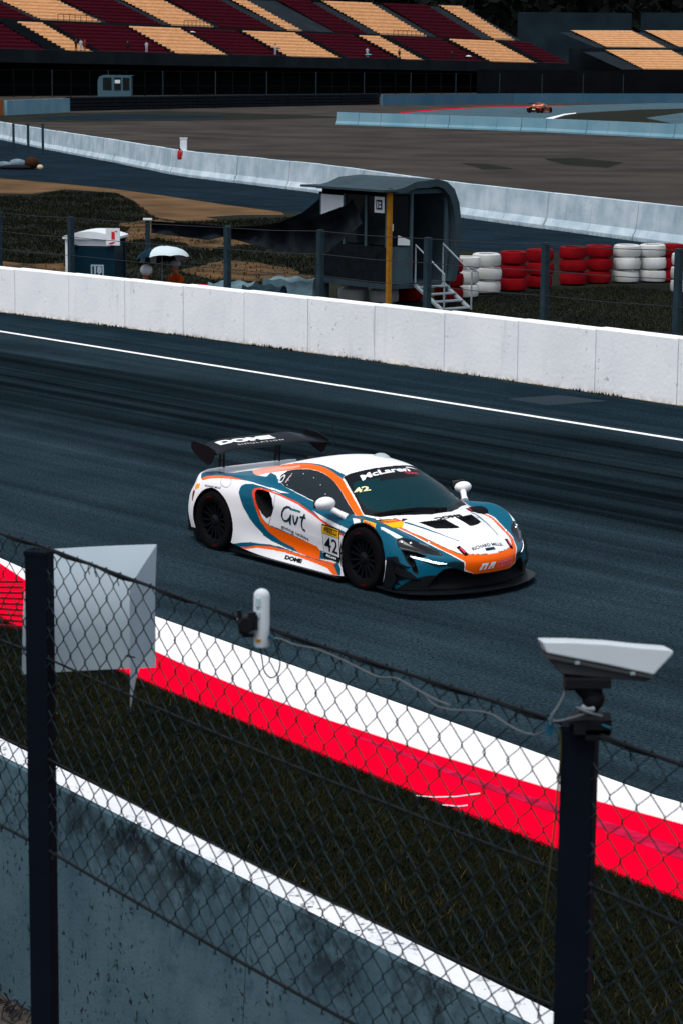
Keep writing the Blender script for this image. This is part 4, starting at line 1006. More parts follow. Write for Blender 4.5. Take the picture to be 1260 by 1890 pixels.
def herm(t, A, q):                               # cubic Hermite with Bessel tangents along axis 0
    h = np.diff(t); s = np.diff(A, axis=0) / h.reshape((-1,) + (1,)*(A.ndim-1))
    m = np.empty_like(A); hh = h.reshape((-1,) + (1,)*(A.ndim-1))
    m[1:-1] = (s[:-1]*hh[1:] + s[1:]*hh[:-1]) / (hh[:-1]+hh[1:])
    m[0] = s[0]*1.5 - m[1]*.5; m[-1] = s[-1]*1.5 - m[-2]*.5
    i = np.clip(np.searchsorted(t, q, side='right')-1, 0, len(t)-2)
    sh = (-1,) + (1,)*(A.ndim-1)
    u = ((q - t[i]) / h[i]).reshape(sh); H = h[i].reshape(sh)
    return (2*u**3-3*u**2+1)*A[i] + (u**3-2*u**2+u)*H*m[i] + (-2*u**3+3*u**2)*A[i+1] + (u**3-u**2)*H*m[i+1]
TU = knots(CTRL); TV = knots(CTRL.transpose(1, 0, 2))
def uval(i): return np.interp(i, np.arange(NS), TU)
def loft(us, vs):                                # grid (len(us), len(vs), 3), y >= 0
    B = CTRL
    # mirrored neighbour past the centre line keeps the top flat across y = 0
    ext = B[:, NK-2:NK-1] * np.array([1, -1, 1])
    Bv = np.concatenate([B, ext], 1).transpose(1, 0, 2)
    tv = np.concatenate([TV, [TV[-1] + TV[-1]-TV[-2]]])
    Q = herm(tv, Bv, vs)                         # (nv, stations, 3)
    return herm(TU, Q.transpose(1, 0, 2), us)
UVP = {
 'side_window': [(1.94,0.781), (1.929,0.839), (1.982,0.905), (2.084,0.932), (2.288,0.97), (2.427,0.977), (2.529,0.97), (2.641,0.953), (3.07,0.867), (3.199,0.833), (3.316,0.768), (3.199,0.709), (3.113,0.709), (3.033,0.702), (2.781,0.716), (2.09,0.73)],
 'orange_rail': [(1.698,0.863), (1.854,0.894), (1.977,0.908), (2.084,0.935), (2.282,0.973), (2.422,0.98), (2.524,0.973), (3.07,0.87), (3.193,0.836), (3.322,0.768), (3.402,0.833), (3.3,0.884), (3.204,0.918), (3.075,0.949), (2.941,0.963), (2.834,0.987), (2.706,1.004), (2.459,1.052), (2.325,1.055), (2.218,1.052), (2.1,1.038), (1.988,1.031), (1.843,1.045), (1.65,1.038), (0.932,1.319)],
 'pink_tip': [(1.061,0.966), (1.318,0.843), (1.468,0.792), (1.602,0.853), (1.704,0.87), (1.865,0.911), (1.95,0.922), (2.025,0.939), (2.116,0.977), (2.084,1.004), (1.956,0.977), (1.779,0.98), (1.554,1.025), (0.766,1.496), (0.82,1.258), (1.061,1.007)],
 'teal_rail': [(1.875,1.062), (1.982,1.055), (2.191,1.069), (2.32,1.083), (2.454,1.079), (2.572,1.066), (2.69,1.045), (2.797,1.048), (2.797,1.018), (2.824,0.99), (2.706,1.004), (2.459,1.052), (2.325,1.055), (2.218,1.052), (2.015,1.031), (1.913,1.038)],
 'windscreen': [(2.797,1.018), (2.872,1.295), (2.882,1.496), (3.542,1.496), (3.863,1.496), (3.858,1.312), (3.777,1.182), (3.702,1.11), (3.638,1.038), (3.584,0.959), (3.552,0.925), (3.386,0.853), (3.241,0.922), (3.172,0.946), (3.102,0.963), (2.947,0.983), (2.818,1.007)],
 'ws_glass': [(2.963,1.045), (3.049,1.227), (3.065,1.288), (3.124,1.254), (3.129,1.316), (3.156,1.496), (3.75,1.496), (3.756,1.343), (3.74,1.288), (3.713,1.24), (3.692,1.192), (3.563,1.048), (3.488,0.983), (3.413,0.946), (3.322,0.939), (3.225,0.956), (3.156,0.98), (3.0,1.014)],
 'teal_belt': [(0.6,0.788), (0.648,0.829), (0.766,0.833), (0.943,0.809), (0.964,0.901), (1.055,0.97), (1.318,0.843), (1.484,0.795), (1.688,0.788), (1.693,0.867), (1.854,0.826), (1.923,0.778), (2.009,0.75), (2.09,0.73), (2.266,0.72), (2.947,0.706), (3.038,0.699), (3.225,0.733), (3.316,0.754), (3.397,0.833), (3.536,0.884), (3.74,0.877), (3.975,0.857), (4.136,0.87), (4.19,0.87), (4.356,0.839), (4.404,0.839), (4.484,0.86), (4.522,0.881), (4.559,0.918), (4.629,0.901), (4.661,0.905), (4.688,0.829), (4.726,0.692), (4.79,0.5), (4.774,0.274), (4.758,0.182), (4.726,0.089), (4.559,0.027), (4.286,0.007), (4.077,0.0), (3.959,0.014), (3.895,0.055), (3.842,0.096), (4.061,0.278), (4.013,0.329), (3.975,0.38), (3.879,0.452), (3.777,0.487), (3.665,0.507), (3.536,0.511), (3.456,0.497), (3.381,0.456), (3.322,0.411), (3.349,0.394), (3.016,0.483), (2.818,0.528), (2.534,0.576), (2.432,0.589), (1.923,0.579), (1.822,0.569), (1.993,0.582), (2.148,0.606), (1.806,0.586), (1.709,0.562), (1.479,0.589), (1.645,0.606), (1.752,0.61), (1.848,0.62), (2.025,0.624), (2.025,0.627), (1.581,0.62), (1.318,0.637), (1.163,0.654), (1.061,0.651), (0.938,0.658), (0.788,0.678), (0.675,0.658), (0.616,0.572), (0.584,0.576), (0.514,0.62), (0.568,0.709)],
 'teal_C': [(1.779,0.62), (1.639,0.61), (1.479,0.589), (1.431,0.562), (1.425,0.524), (1.436,0.483), (1.468,0.439), (1.506,0.404), (1.532,0.37), (1.682,0.26), (1.736,0.23), (1.843,0.185), (1.982,0.154), (2.293,0.123), (2.631,0.11), (2.829,0.11), (3.113,0.137), (3.22,0.14), (3.124,0.161), (2.856,0.192), (2.282,0.288), (2.202,0.305), (1.956,0.319), (1.854,0.373), (1.8,0.397), (1.763,0.442), (1.709,0.49), (1.709,0.562), (1.806,0.586)],
 'white_pin': [(1.618,0.603), (1.5,0.582), (1.452,0.555), (1.441,0.517), (1.447,0.483), (1.543,0.373), (1.591,0.339), (1.639,0.298), (1.747,0.236), (1.854,0.192), (1.843,0.185), (1.784,0.206), (1.623,0.291), (1.527,0.367), (1.495,0.404), (1.457,0.439), (1.431,0.483), (1.414,0.524), (1.431,0.565), (1.484,0.593), (1.607,0.613)],
 'orange_rear': [(0.616,0.572), (0.675,0.658), (0.788,0.678), (0.938,0.658), (1.061,0.651), (1.163,0.654), (1.318,0.637), (1.581,0.62), (1.865,0.62), (2.025,0.627), (1.768,0.613), (1.581,0.617), (1.473,0.624), (0.922,0.596), (0.793,0.593), (0.648,0.562)],
 'white_line1': [(1.468,0.627), (1.859,0.624), (2.111,0.637), (2.122,0.624), (2.036,0.613), (1.693,0.606), (1.484,0.613)],
 'white_line1b': [(1.929,0.641), (2.09,0.648), (2.229,0.675), (2.132,0.62), (1.95,0.617)],
 'orange_intake': [(2.143,0.6), (1.94,0.596), (1.79,0.586), (1.709,0.562), (1.682,0.514), (1.698,0.456), (1.747,0.36), (1.811,0.291), (1.929,0.247), (2.159,0.233), (2.143,0.274), (2.438,0.254), (2.518,0.243), (2.786,0.223), (2.824,0.188), (2.829,0.11), (2.229,0.171), (2.127,0.185), (1.923,0.23), (1.816,0.312), (1.784,0.36), (1.747,0.404), (1.72,0.466), (1.677,0.514), (1.698,0.555), (1.779,0.579), (1.913,0.593), (2.186,0.596)],
 'orange_band': [(1.768,0.418), (1.843,0.336), (1.891,0.305), (1.95,0.281), (2.609,0.236), (2.786,0.219), (2.84,0.185), (2.834,0.106), (2.229,0.164), (2.127,0.178), (1.929,0.23), (1.816,0.305), (1.752,0.397)],
 'white_door': [(1.736,0.524), (1.768,0.552), (1.923,0.572), (2.036,0.572), (2.143,0.579), (2.438,0.579), (2.711,0.538), (3.081,0.456), (3.333,0.391), (3.279,0.315), (3.215,0.202), (3.188,0.14), (2.824,0.188), (2.786,0.223), (2.143,0.278), (1.95,0.288), (1.891,0.312), (1.843,0.343), (1.757,0.469)],
 'door_line': [(1.677,0.514), (1.682,0.552), (1.752,0.579), (1.923,0.596), (2.031,0.593), (2.438,0.6), (2.727,0.555), (3.102,0.473), (3.354,0.401), (3.333,0.387), (3.161,0.435), (2.711,0.535), (2.438,0.576), (1.923,0.572), (1.779,0.559), (1.747,0.535), (1.747,0.497), (1.79,0.421), (1.843,0.349), (1.816,0.336), (1.779,0.377), (1.736,0.415), (1.714,0.463)],
 'white_stripe2': [(2.7,0.582), (3.086,0.535), (3.274,0.504), (3.466,0.466), (3.391,0.435), (3.29,0.456), (2.866,0.524), (2.786,0.555)],
 'white_fender': [(3.884,0.582), (3.922,0.6), (3.986,0.606), (4.136,0.648), (4.136,0.6), (4.115,0.572), (3.906,0.562)],
 'white_patch': [(3.391,0.62), (3.531,0.603), (3.59,0.548), (3.477,0.535)],
 'sill_teal': [(1.35,0.0), (1.495,0.048), (1.65,0.086), (1.982,0.12), (2.186,0.123), (2.411,0.11), (3.0,0.096), (3.118,0.093), (3.188,0.14), (3.268,0.069), (3.284,0.003), (3.215,0.003), (3.113,0.069), (2.647,0.075), (2.229,0.093), (1.993,0.086), (1.763,0.062), (1.672,0.041), (1.581,0.014), (1.511,0.0), (1.404,0.0)],
 'sill_orange': [(1.463,0.0), (1.581,0.024), (1.757,0.075), (1.988,0.103), (2.223,0.11), (2.824,0.093), (3.022,0.093), (3.124,0.089), (3.241,0.003), (3.145,0.0), (3.022,0.048), (2.481,0.079), (2.234,0.086), (1.998,0.075), (1.763,0.055), (1.581,0.003), (1.522,0.0)],
 'orange_below': [(2.341,0.158), (2.727,0.116), (2.829,0.11), (3.193,0.116), (3.225,0.065), (3.124,0.086), (2.781,0.096), (2.459,0.116)],
 'white_hoodline': [(3.531,0.891), (3.809,0.881), (3.9,0.867), (3.97,0.863), (4.131,0.877), (4.184,0.877), (4.297,0.86), (4.351,0.846), (4.399,0.846), (4.479,0.867), (4.517,0.887), (4.559,0.925), (4.629,0.908), (4.629,0.898), (4.565,0.908), (4.527,0.867), (4.49,0.846), (4.404,0.833), (4.361,0.822), (4.195,0.857), (4.083,0.857), (3.981,0.843), (3.75,0.86), (3.675,0.86), (3.547,0.874)],
 'orange_hood': [(3.563,0.901), (3.649,0.911), (3.783,0.908), (3.965,0.891), (4.131,0.911), (4.233,0.915), (4.34,0.901), (4.388,0.908), (4.452,0.929), (4.468,0.973), (4.479,1.025), (4.484,1.083), (4.495,1.141), (4.506,1.329), (4.511,1.496), (4.693,1.496), (4.683,1.148), (4.677,1.055), (4.629,0.908), (4.559,0.925), (4.517,0.887), (4.479,0.867), (4.399,0.846), (4.351,0.846), (4.243,0.87), (4.184,0.877), (4.024,0.87), (3.97,0.863), (3.9,0.867), (3.809,0.881), (3.729,0.884), (3.665,0.881)],
 'headlight': [(4.136,0.548), (4.131,0.572), (4.163,0.678), (4.195,0.74), (4.222,0.771), (4.259,0.781), (4.42,0.785), (4.452,0.768), (4.468,0.737), (4.458,0.685), (4.399,0.596), (4.372,0.569), (4.238,0.5), (4.201,0.5)],
 'lamp_channel': [(4.238,0.493), (4.372,0.569), (4.458,0.603), (4.458,0.531), (4.367,0.504), (4.388,0.476), (4.442,0.483), (4.533,0.421), (4.624,0.394), (4.651,0.373), (4.602,0.332), (4.463,0.377), (4.324,0.452)],
 'drl': [(4.372,0.49), (4.409,0.517), (4.474,0.548), (4.533,0.586), (4.554,0.634), (4.57,0.709), (4.576,0.702), (4.576,0.627), (4.554,0.569), (4.522,0.535), (4.484,0.511), (4.415,0.49)],
 'dark_nose_side': [(4.474,0.531), (4.517,0.552), (4.549,0.586), (4.57,0.678), (4.543,0.809), (4.559,0.911), (4.64,0.901), (4.613,0.788), (4.597,0.696), (4.608,0.62), (4.592,0.576), (4.565,0.538), (4.527,0.507)],
 'grille': [(4.779,0.49), (4.715,0.552), (4.656,0.617), (4.624,0.661), (4.613,0.716), (4.613,0.788), (4.667,1.011), (4.683,1.059), (4.693,1.496), (4.817,1.496), (4.817,0.805), (4.817,0.726), (4.795,0.5)],
 'corner_dark': [(4.083,0.319), (4.19,0.363), (4.27,0.401), (4.367,0.336), (4.538,0.284), (4.64,0.336), (4.715,0.397), (4.715,0.336), (4.64,0.24), (4.618,0.161), (4.554,0.089), (4.71,0.106), (4.592,0.055), (4.19,0.034), (4.206,0.151), (4.345,0.168), (4.174,0.288)],
 'corner_white': [(4.072,0.271), (4.126,0.291), (4.211,0.25), (4.329,0.178), (4.329,0.154), (4.206,0.151), (4.174,0.038), (4.05,0.01), (4.083,0.12), (4.061,0.219)],
 'intake_hole': [(1.72,0.528), (1.747,0.559), (1.816,0.569), (1.95,0.572), (2.025,0.517), (2.057,0.445), (2.041,0.397), (2.004,0.363), (1.929,0.336), (1.859,0.363), (1.8,0.404), (1.752,0.463)],
 'vent': [(3.911,1.093), (3.954,1.192), (3.97,1.247), (3.981,1.305), (3.986,1.367), (4.072,1.364), (4.158,1.367), (4.163,1.326), (4.152,1.268), (4.136,1.216), (4.093,1.131), (4.04,1.117), (3.975,1.107)],
 'amber': [(0.471,0.463), (0.546,0.497), (0.638,0.517), (0.648,0.463), (0.509,0.415)],
 'rearlamp': [(0.45,0.401), (0.525,0.418), (0.541,0.387), (0.514,0.291), (0.488,0.302)],
 'hood_strip': [(3.777,1.011), (3.82,1.028), (3.959,1.045), (4.013,1.062), (4.115,1.083), (4.158,1.096), (4.292,1.12), (4.329,1.134), (4.34,1.124), (4.302,1.11), (4.174,1.083), (4.131,1.066), (3.975,1.021), (3.911,1.007), (3.831,0.997)],
 'hood_edge': [(3.552,0.911), (3.767,0.918), (3.949,0.905), (4.013,0.905), (4.12,0.922), (4.222,0.929), (4.329,0.915), (4.383,0.915), (4.447,0.946), (4.468,0.973), (4.495,1.144), (4.506,1.329), (4.511,1.496), (4.517,1.496), (4.506,1.329), (4.506,1.206), (4.495,1.141), (4.49,1.076), (4.479,1.021), (4.474,0.966), (4.452,0.929), (4.388,0.908), (4.34,0.901), (4.233,0.915), (4.131,0.911), (3.959,0.894), (3.783,0.908), (3.563,0.901)],
 'door': [(1.902,0.785), (2.068,0.733), (2.256,0.699), (2.625,0.678), (2.888,0.596), (3.038,0.637), (3.108,0.661), (3.274,0.586), (3.408,0.535), (3.391,0.473), (3.354,0.408), (3.295,0.349), (3.199,0.164), (3.102,0.175), (2.824,0.188), (2.352,0.257), (1.95,0.281), (1.988,0.339), (2.031,0.391), (2.068,0.445), (2.073,0.511), (2.057,0.586), (1.961,0.699)],
 'bonnet': [(3.531,0.891), (3.654,0.908), (3.97,0.887), (4.233,0.915), (4.286,0.905), (4.393,0.901), (4.458,0.922), (4.49,1.076), (4.506,1.329), (4.511,1.496), (4.42,1.496), (4.383,1.343), (4.34,1.34), (4.292,1.496), (3.868,1.496), (3.858,1.309), (3.809,1.22), (3.777,1.179), (3.67,1.072), (3.617,0.994), (3.552,0.922)],
 'fuel_cap': [(1.088,0.63), (1.152,0.63), (1.232,0.589), (1.259,0.548), (1.232,0.514), (1.179,0.507), (1.12,0.517), (1.072,0.545), (1.055,0.582), (1.061,0.61)],
}
# ------------------------------------------------------------------ race car
CAR = thing('race_car', 'white, teal and orange racing coupe numbered 42, with a tall rear wing', 'race car', (0.12460586, 26.62110683, 0), local=True, rz=-0.886266)
WHITE, TEAL, ORANGE, REDO, PINK, BLK, AMB = (.80, .81, .83), (.0006, .088, .150), (.88, .115, .001), (.78, .06, .012), (.85, .33, .24), (.008, .010, .012), (.85, .30, .01)
M['paint'] = mat('race livery paint', (.8, .8, .8), .36, coat=.16, spec=.08, attr='livery')
_n = M['paint'].node_tree; _g = _n.nodes.new('ShaderNodeNewGeometry'); _m = _n.nodes.new('ShaderNodeMix'); _m.data_type = 'RGBA'; _m.inputs[7].default_value = (.01, .012, .014, 1)   # bare dark inside of the shell
_l = _n.nodes['Principled BSDF'].inputs['Base Color'].links[0].from_socket; _n.links.new(_l, _m.inputs[6]); _n.links.new(_g.outputs['Backfacing'], _m.inputs[0]); _n.links.new(_m.outputs[2], _n.nodes['Principled BSDF'].inputs['Base Color'])
M['car_black'] = mat('black carbon', (.004, .006, .008), .4, spec=.1)
M['matt_black'] = mat('matt black', (.005, .006, .007), .7)
M['rubber'] = mat('tyre rubber', (.0035, .0035, .0045), .85, .2, 20)
M['tyre_ink'] = mat('worn red tyre print', (.045, .003, .004), .8)
M['rim'] = mat('black rim', (.004, .0045, .006), .45)
M['headlamp'] = mat('smoked headlamp', (.003, .004, .006), .08, spec=.35, coat=.1)
M['chrome'] = mat('lamp reflector', (.7, .75, .8), .15, metal=.9)
M['led'] = mat('lit daytime lamp', (.9, .95, 1), .3, emit=1.0)
M['amber'] = mat('amber lens', AMB, .25, coat=.5)
M['tail'] = mat('dark red lens', (.12, .005, .008), .2, coat=.6)
M['deco_w'] = mat('white print', (.78, .80, .82), .5); M['deco_k'] = mat('dark teal print', (.006, .03, .045), .5); M['deco_y'] = mat('yellow print', (.85, .45, .01), .5)
M['deco_p'] = mat('pink red print', (.85, .16, .26), .5); M['deco_r'] = mat('red print', (.75, .05, .09), .5); M['deco_c'] = mat('cream print', (.80, .74, .42), .5); M['deco_t'] = mat('teal print', (.01, .17, .19), .5); M['deco_b'] = mat('black print on car', (.006, .007, .008), .5); M['deco_g'] = mat('light grey print', (.62, .64, .67), .5)
def glass(name, col, alpha):
    m = bpy.data.materials.new(name); m.use_nodes = True; n = m.node_tree; n.nodes.clear(); L = n.links.new
    o_ = n.nodes.new('ShaderNodeOutputMaterial'); t = n.nodes.new('ShaderNodeBsdfTransparent'); t.inputs[0].default_value = (*col, 1)
    d = n.nodes.new('ShaderNodeBsdfPrincipled'); d.inputs['Base Color'].default_value = (*[c*.16 for c in col], 1); d.inputs['Roughness'].default_value = .06; d.inputs['Specular IOR Level'].default_value = .35
    mx = n.nodes.new('ShaderNodeMixShader'); mx.inputs[0].default_value = alpha; L(t.outputs[0], mx.inputs[1]); L(d.outputs[0], mx.inputs[2]); L(mx.outputs[0], o_.inputs[0])
    return m
M['ws_glass'] = glass('tinted hazy windscreen', (.03, .40, .52), .42)  # teal holds the glass tint and the sky haze painted into it
M['side_glass'] = glass('dark side glass', (.10, .17, .20), .75)

def livery(U, V, P, cols=None):            # paint colour for every surface point from the outline map of the flank and bonnet
    q = np.stack([U, V], 1); c = np.tile(np.array(WHITE), (len(q), 1))
    W, Tq, O, Rr = WHITE, TEAL, ORANGE, REDO
    if cols: W, Tq, O, Rr = cols; c[:] = W
    c[(U > uval(12.7)) & (V < TV[4])] = Tq
    for key, col in (('teal_belt', Tq), ('teal_C', Tq), ('orange_band', O), ('orange_below', O), ('white_door', W), ('door_line', Rr), ('white_pin', W), ('orange_rear', O), ('white_line1', W), ('white_line1b', W), ('white_stripe2', W), ('white_fender', W), ('white_patch', W),
                     ('teal_rail', Tq), ('orange_rail', O), ('pink_tip', PINK), ('sill_teal', Tq), ('sill_orange', O), ('orange_hood', O), ('hood_strip', Tq), ('white_hoodline', W), ('corner_dark', BLK), ('lamp_channel', BLK), ('dark_nose_side', (.004, .02, .03)), ('corner_white', W), ('grille', BLK)):
        k = inpoly(q, UVP[key]); c[k] = col
    c[U > uval(17.03)] = BLK
    return c
def car_grid(nu, nv):
    us = np.linspace(0, TU[-1], nu); vs = np.linspace(0, TV[-1], nv)
    return us, vs, loft(us, vs)
WHEELS = [(1.305, .335, .335), (-1.345, .34, .34)]
def build_body(root, nu, nv, cols=None, detail=True):
    us, vs, g = car_grid(nu, nv)
    U, V = np.meshgrid(us, vs, indexing='ij'); U = U.ravel(); V = V.ravel(); G = g.reshape(-1, 3).copy(); UV = np.stack([U, V], 1)
    # surface normals (outwards)
    dn = np.cross(np.gradient(g, axis=0), np.gradient(g, axis=1)).reshape(-1, 3); dn /= np.linalg.norm(dn, axis=1, keepdims=True)+1e-12
    if ((G-np.array([0, 0, .4]))*dn).sum() < 0: dn = -dn
    col = livery(U, V, G, cols)
    if cols is None:                       # engine deck: teal flanks, white centre; roof white
        pass
    def recess(key, depth, ramp, col_=None):
        k = np.where(inpoly(UV, UVP[key]))[0]
        if len(k) == 0: return
        d = polydist(UV[k], UVP[key]); d = np.where(V[k] > TV[-1]-.001, 9, d); f = np.clip(d/ramp, 0, 1); f = f*f*(3-2*f)
        G[k] -= dn[k]*(depth*f)[:, None]
        if col_ is not None: col[k] = col_
    if detail:
        recess('windscreen', .006, .012); recess('side_window', .008, .012); recess('lamp_channel', .07, .05); recess('grille', .10, .07)
        recess('vent', .05, .03); recess('intake_hole', .20, .05, BLK); recess('headlight', .010, .012)
        k = np.where(inpoly(UV, UVP['hood_edge']))[0]; G[k] -= dn[k]*.004; col[k] = (.05, .02, .01)
        # the fuel filler and panel gaps as shallow grooves
        for key, wdt in (('fuel_cap', .004),):
            kk = np.where(polydist(UV, UVP[key]) < wdt)[0]; G[kk] -= dn[kk]*.003; col[kk] = (.30, .31, .32)
        kk = np.where((polydist(UV, UVP['door']) < .0045) & ~inpoly(UV, UVP['side_window']) & (col.sum(1) > 1.5))[0]; G[kk] -= dn[kk]*.003; col[kk] = (.16, .17, .18)
    i = np.arange(nu-1)[:, None]*nv+np.arange(nv-1)[None]; i = i.ravel()
    F = np.stack([i, i+nv, i+nv+1, i+1], 1)
    fc = G[F].mean(1); fu = UV[F].mean(1)
    keep = np.ones(len(F), bool)
    for cx, cz, r in WHEELS:
        rr = r+.045; near = (fc[:, 1] > .52)
        inside = (fc[:, 0]-cx)**2+(fc[:, 2]-cz+.005)**2 < rr**2
        low = (np.abs(fc[:, 0]-cx) < rr*np.sqrt(np.clip(1-((cz-.005-np.minimum(fc[:, 2], cz-.005))/rr)**2, 0, 1))) & (fc[:, 2] < cz)
        keep &= ~(near & (inside | (low & (fc[:, 2] < cz-.005))))
    F = F[keep]; fu = fu[keep]; fc = fc[keep]
    cat = np.zeros(len(F), int)
    names = ['body_shell', 'windscreen', 'side_window', 'door', 'bonnet', 'side_intake', 'bonnet_vent', 'headlight', 'grille', 'turn_lamp', 'tail_lamp', 'daytime_lamp', 'window_surround', 'windscreen_band', 'roof']
    roofv = TV[6]
    cat[(fu[:, 0] > uval(5.6)) & (fu[:, 0] < uval(9.6)) & (fu[:, 1] > TV[7]+.03)] = 14
    for key, k in (('bonnet', 4), ('door', 3), ('side_window', 2), ('windscreen', 13), ('ws_glass', 1), ('intake_hole', 5), ('vent', 6), ('headlight', 7), ('grille', 8), ('amber', 9), ('rearlamp', 10), ('drl', 11)):
        cat[inpoly(fu, UVP[key])] = k
    if not detail: cat[(cat == 3) | (cat == 4) | (cat == 14)] = 0
    mats = {1: M['ws_glass'], 2: M['side_glass'], 5: M['matt_black'], 6: M['matt_black'], 7: M['headlamp'], 8: M['matt_black'], 9: M['amber'], 10: M['tail'], 11: M['led'], 12: M['car_black'], 13: M['car_black']}
    both = {0, 1, 4, 8, 13, 14}
    allV = []; allF = []
    rootcol = np.concatenate([col, np.ones((len(col), 1))], 1)
    for k in range(len(names)):
        Fk = F[cat == k]
        if len(Fk) == 0: continue
        ids, inv = np.unique(Fk, return_inverse=True); inv = inv.reshape(Fk.shape)
        vr = G[ids]; cr_ = rootcol[ids]
        vl = vr.copy(); vr = vr*np.array([1, -1, 1])
        seam = np.abs(vl[:, 1]) < 1e-9
        sides = []
        # faces on the right side keep winding, left reversed
        if k in both:
            Vn = np.concatenate([vr, vl]); Fn = np.concatenate([inv, inv[:, ::-1]+len(ids)]); Cn = np.concatenate([cr_, cr_]); sides = [(Vn, Fn, Cn)]
        else: sides = [(vr, inv, cr_), (vl, inv[:, ::-1], cr_)]
        for Vn, Fn, Cn in sides:
            # merge the centre seam
            if k in both:
                n1 = len(ids); mp = np.arange(len(Vn)); sidx = np.where(seam)[0]; mp[sidx+n1] = sidx; Fn = mp[Fn]
                u_, iv = np.unique(Fn, return_inverse=True); Vn = Vn[u_]; Cn = Cn[u_]; Fn = iv.reshape(Fn.shape)
            # make normals point out
            e1 = Vn[Fn[:, 1]]-Vn[Fn[:, 0]]; e2 = Vn[Fn[:, 2]]-Vn[Fn[:, 0]]; nn = np.cross(e1, e2); ctr = Vn[Fn].mean(1)-np.array([0, 0, .35])
            if (nn*ctr).sum() < 0: Fn = Fn[:, ::-1]
            me = npmesh(names[k], Vn, Fn, mats.get(k, M['paint']))
            if k in (0, 3, 4, 14):
                a = me.color_attributes.new('livery', 'FLOAT_COLOR', 'POINT'); a.data.foreach_set('color', Cn.astype(np.float32).ravel())
            o_ = bpy.data.objects.new(names[k], me); COL.objects.link(o_); o_.parent = root
            allV.append(Vn); allF.append(Fn+sum(len(v) for v in allV[:-1]))
    return np.concatenate(allV), np.concatenate(allF)
BV, BF = build_body(CAR, 620, 320)
BVH = BVHTree.FromPolygons([tuple(v) for v in BV], [tuple(f) for f in BF])

# prints that lie on the bodywork
def decal(me, to3, direction, name, m, off=.004, parent=CAR, cut=.05):
    bm = bmesh.new(); bm.from_mesh(me)
    if bm.verts:
        xs = [v.co.x for v in bm.verts]; ys = [v.co.y for v in bm.verts]
        for ax, lo_, hi_ in ((0, min(xs), max(xs)), (1, min(ys), max(ys))):
            q = math.floor(lo_/cut)*cut+cut
            while q < hi_:
                co = [0, 0, 0]; co[ax] = q; no = [0, 0, 0]; no[ax] = 1
                bmesh.ops.bisect_plane(bm, geom=bm.verts[:]+bm.edges[:]+bm.faces[:], plane_co=co, plane_no=no); q += cut
    D = Vector(direction)
    for v in bm.verts:
        p = Vector(to3(v.co.x, v.co.y)); h_ = BVH.ray_cast(p, D, 6)
        if h_[0] is None: h_ = BVH.find_nearest(p+D*1.0)
        v.co = h_[0]-D*off
    out = bpy.data.meshes.new(name); bm.to_mesh(out); bm.free(); out.materials.append(m)
    o_ = bpy.data.objects.new(name, out); COL.objects.link(o_); o_.parent = parent
    return o_
def rect_me(w_, h_):
    me = bpy.data.meshes.new('r'); me.from_pydata([(0, 0, 0), (w_, 0, 0), (w_, h_, 0), (0, h_, 0)], [], [(0, 1, 2, 3)]); return me
def poly_me(pts, faces=None):
    me = bpy.data.meshes.new('r'); me.from_pydata([(x, y, 0) for x, y in pts], [], faces or [tuple(range(len(pts)))]); return me
def ink_text(txt, wid, hei, bold=0., shear=0., spacing=1.):     # text squeezed into a box wid x hei
    me = text_mesh(txt, 1., bold, shear, spacing); xs = [v.co.x for v in me.vertices]; ys = [v.co.y for v in me.vertices]
    sx, sy = wid/(max(xs)-min(xs)), hei/(max(ys)-min(ys)); x0, y0 = min(xs), min(ys)
    for v in me.vertices: v.co = ((v.co.x-x0)*sx, (v.co.y-y0)*sy, 0)
    return me
def side(x0, z0, slope=0., sk=0.): return lambda a, b_: (x0+a, -1.6, z0+b_+slope*a)
RD = (0, 1, 0)
# door name: thick slanted strokes
def stroke(pts, w_):
    b = MB(); P_ = [Vector((x, y, 0)) for x, y in pts]; L_, R_ = [], []
    for i, p in enumerate(P_):
        d = (P_[min(i+1, len(P_)-1)]-P_[max(i-1, 0)]).normalized(); n_ = Vector((-d.y, d.x, 0))*w_/2; L_.append(p+n_); R_.append(p-n_)
    k = len(P_); b.add(L_+R_, [(i, i+1, k+i+1, k+i) for i in range(k-1)])
    me = bpy.data.meshes.new('s'); me.from_pydata(b.v, [], b.f); return me
glyph = [[(.14, .175), (.115, .192), (.08, .19), (.045, .165), (.018, .12), (.008, .07), (.018, .035), (.045, .022), (.08, .035), (.105, .065)],
         [(.105, .065), (.125, .10), (.105, .035), (.118, .0)], [(.165, .118), (.165, .03), (.172, .012), (.20, .05), (.232, .118)],
         [(.315, .165), (.275, .07), (.268, .02), (.282, -.015), (.312, -.022)], [(.255, .118), (.330, .128)], [(.135, .118), (.118, .05), (.108, .0)]]
for gl in glyph:
    decal(stroke([(x*1.3, y) for x, y in gl], .024), side(-.135, .505, -.035), RD, 'lettering', M['deco_k'], cut=.02)
decal(rect_me(.15, .022), side(.05, .668, -.06), RD, 'lettering', M['deco_t'])
decal(ink_text('giving unites', .47, .050, .012), side(-.155, .425, -.16), RD, 'lettering', M['deco_k'])
decal(rect_me(.325, .37), side(.577, .228, -.03), RD, 'number_panel', M['deco_b'], .004)
decal(rect_me(.305, .086), side(.587, .499, -.03), RD, 'number_panel', M['deco_y'], .006)
decal(rect_me(.305, .205), side(.587, .287, -.03), RD, 'number_panel', M['deco_g'], .006)
decal(ink_text('42', .255, .155, .01), side(.61, .312, -.03), RD, 'number', M['deco_b'], .008)
decal(ink_text('PIRELLI', .235, .05, .03), side(.622, .514, -.03), RD, 'lettering', M['deco_b'], .008)
decal(rect_me(.235, .009), side(.64, .566, -.03), RD, 'lettering', M['deco_b'], .008)
decal(ink_text('McLaren', .20, .028, .02, .2), side(.63, .246, -.03), RD, 'lettering', M['deco_w'], .008)
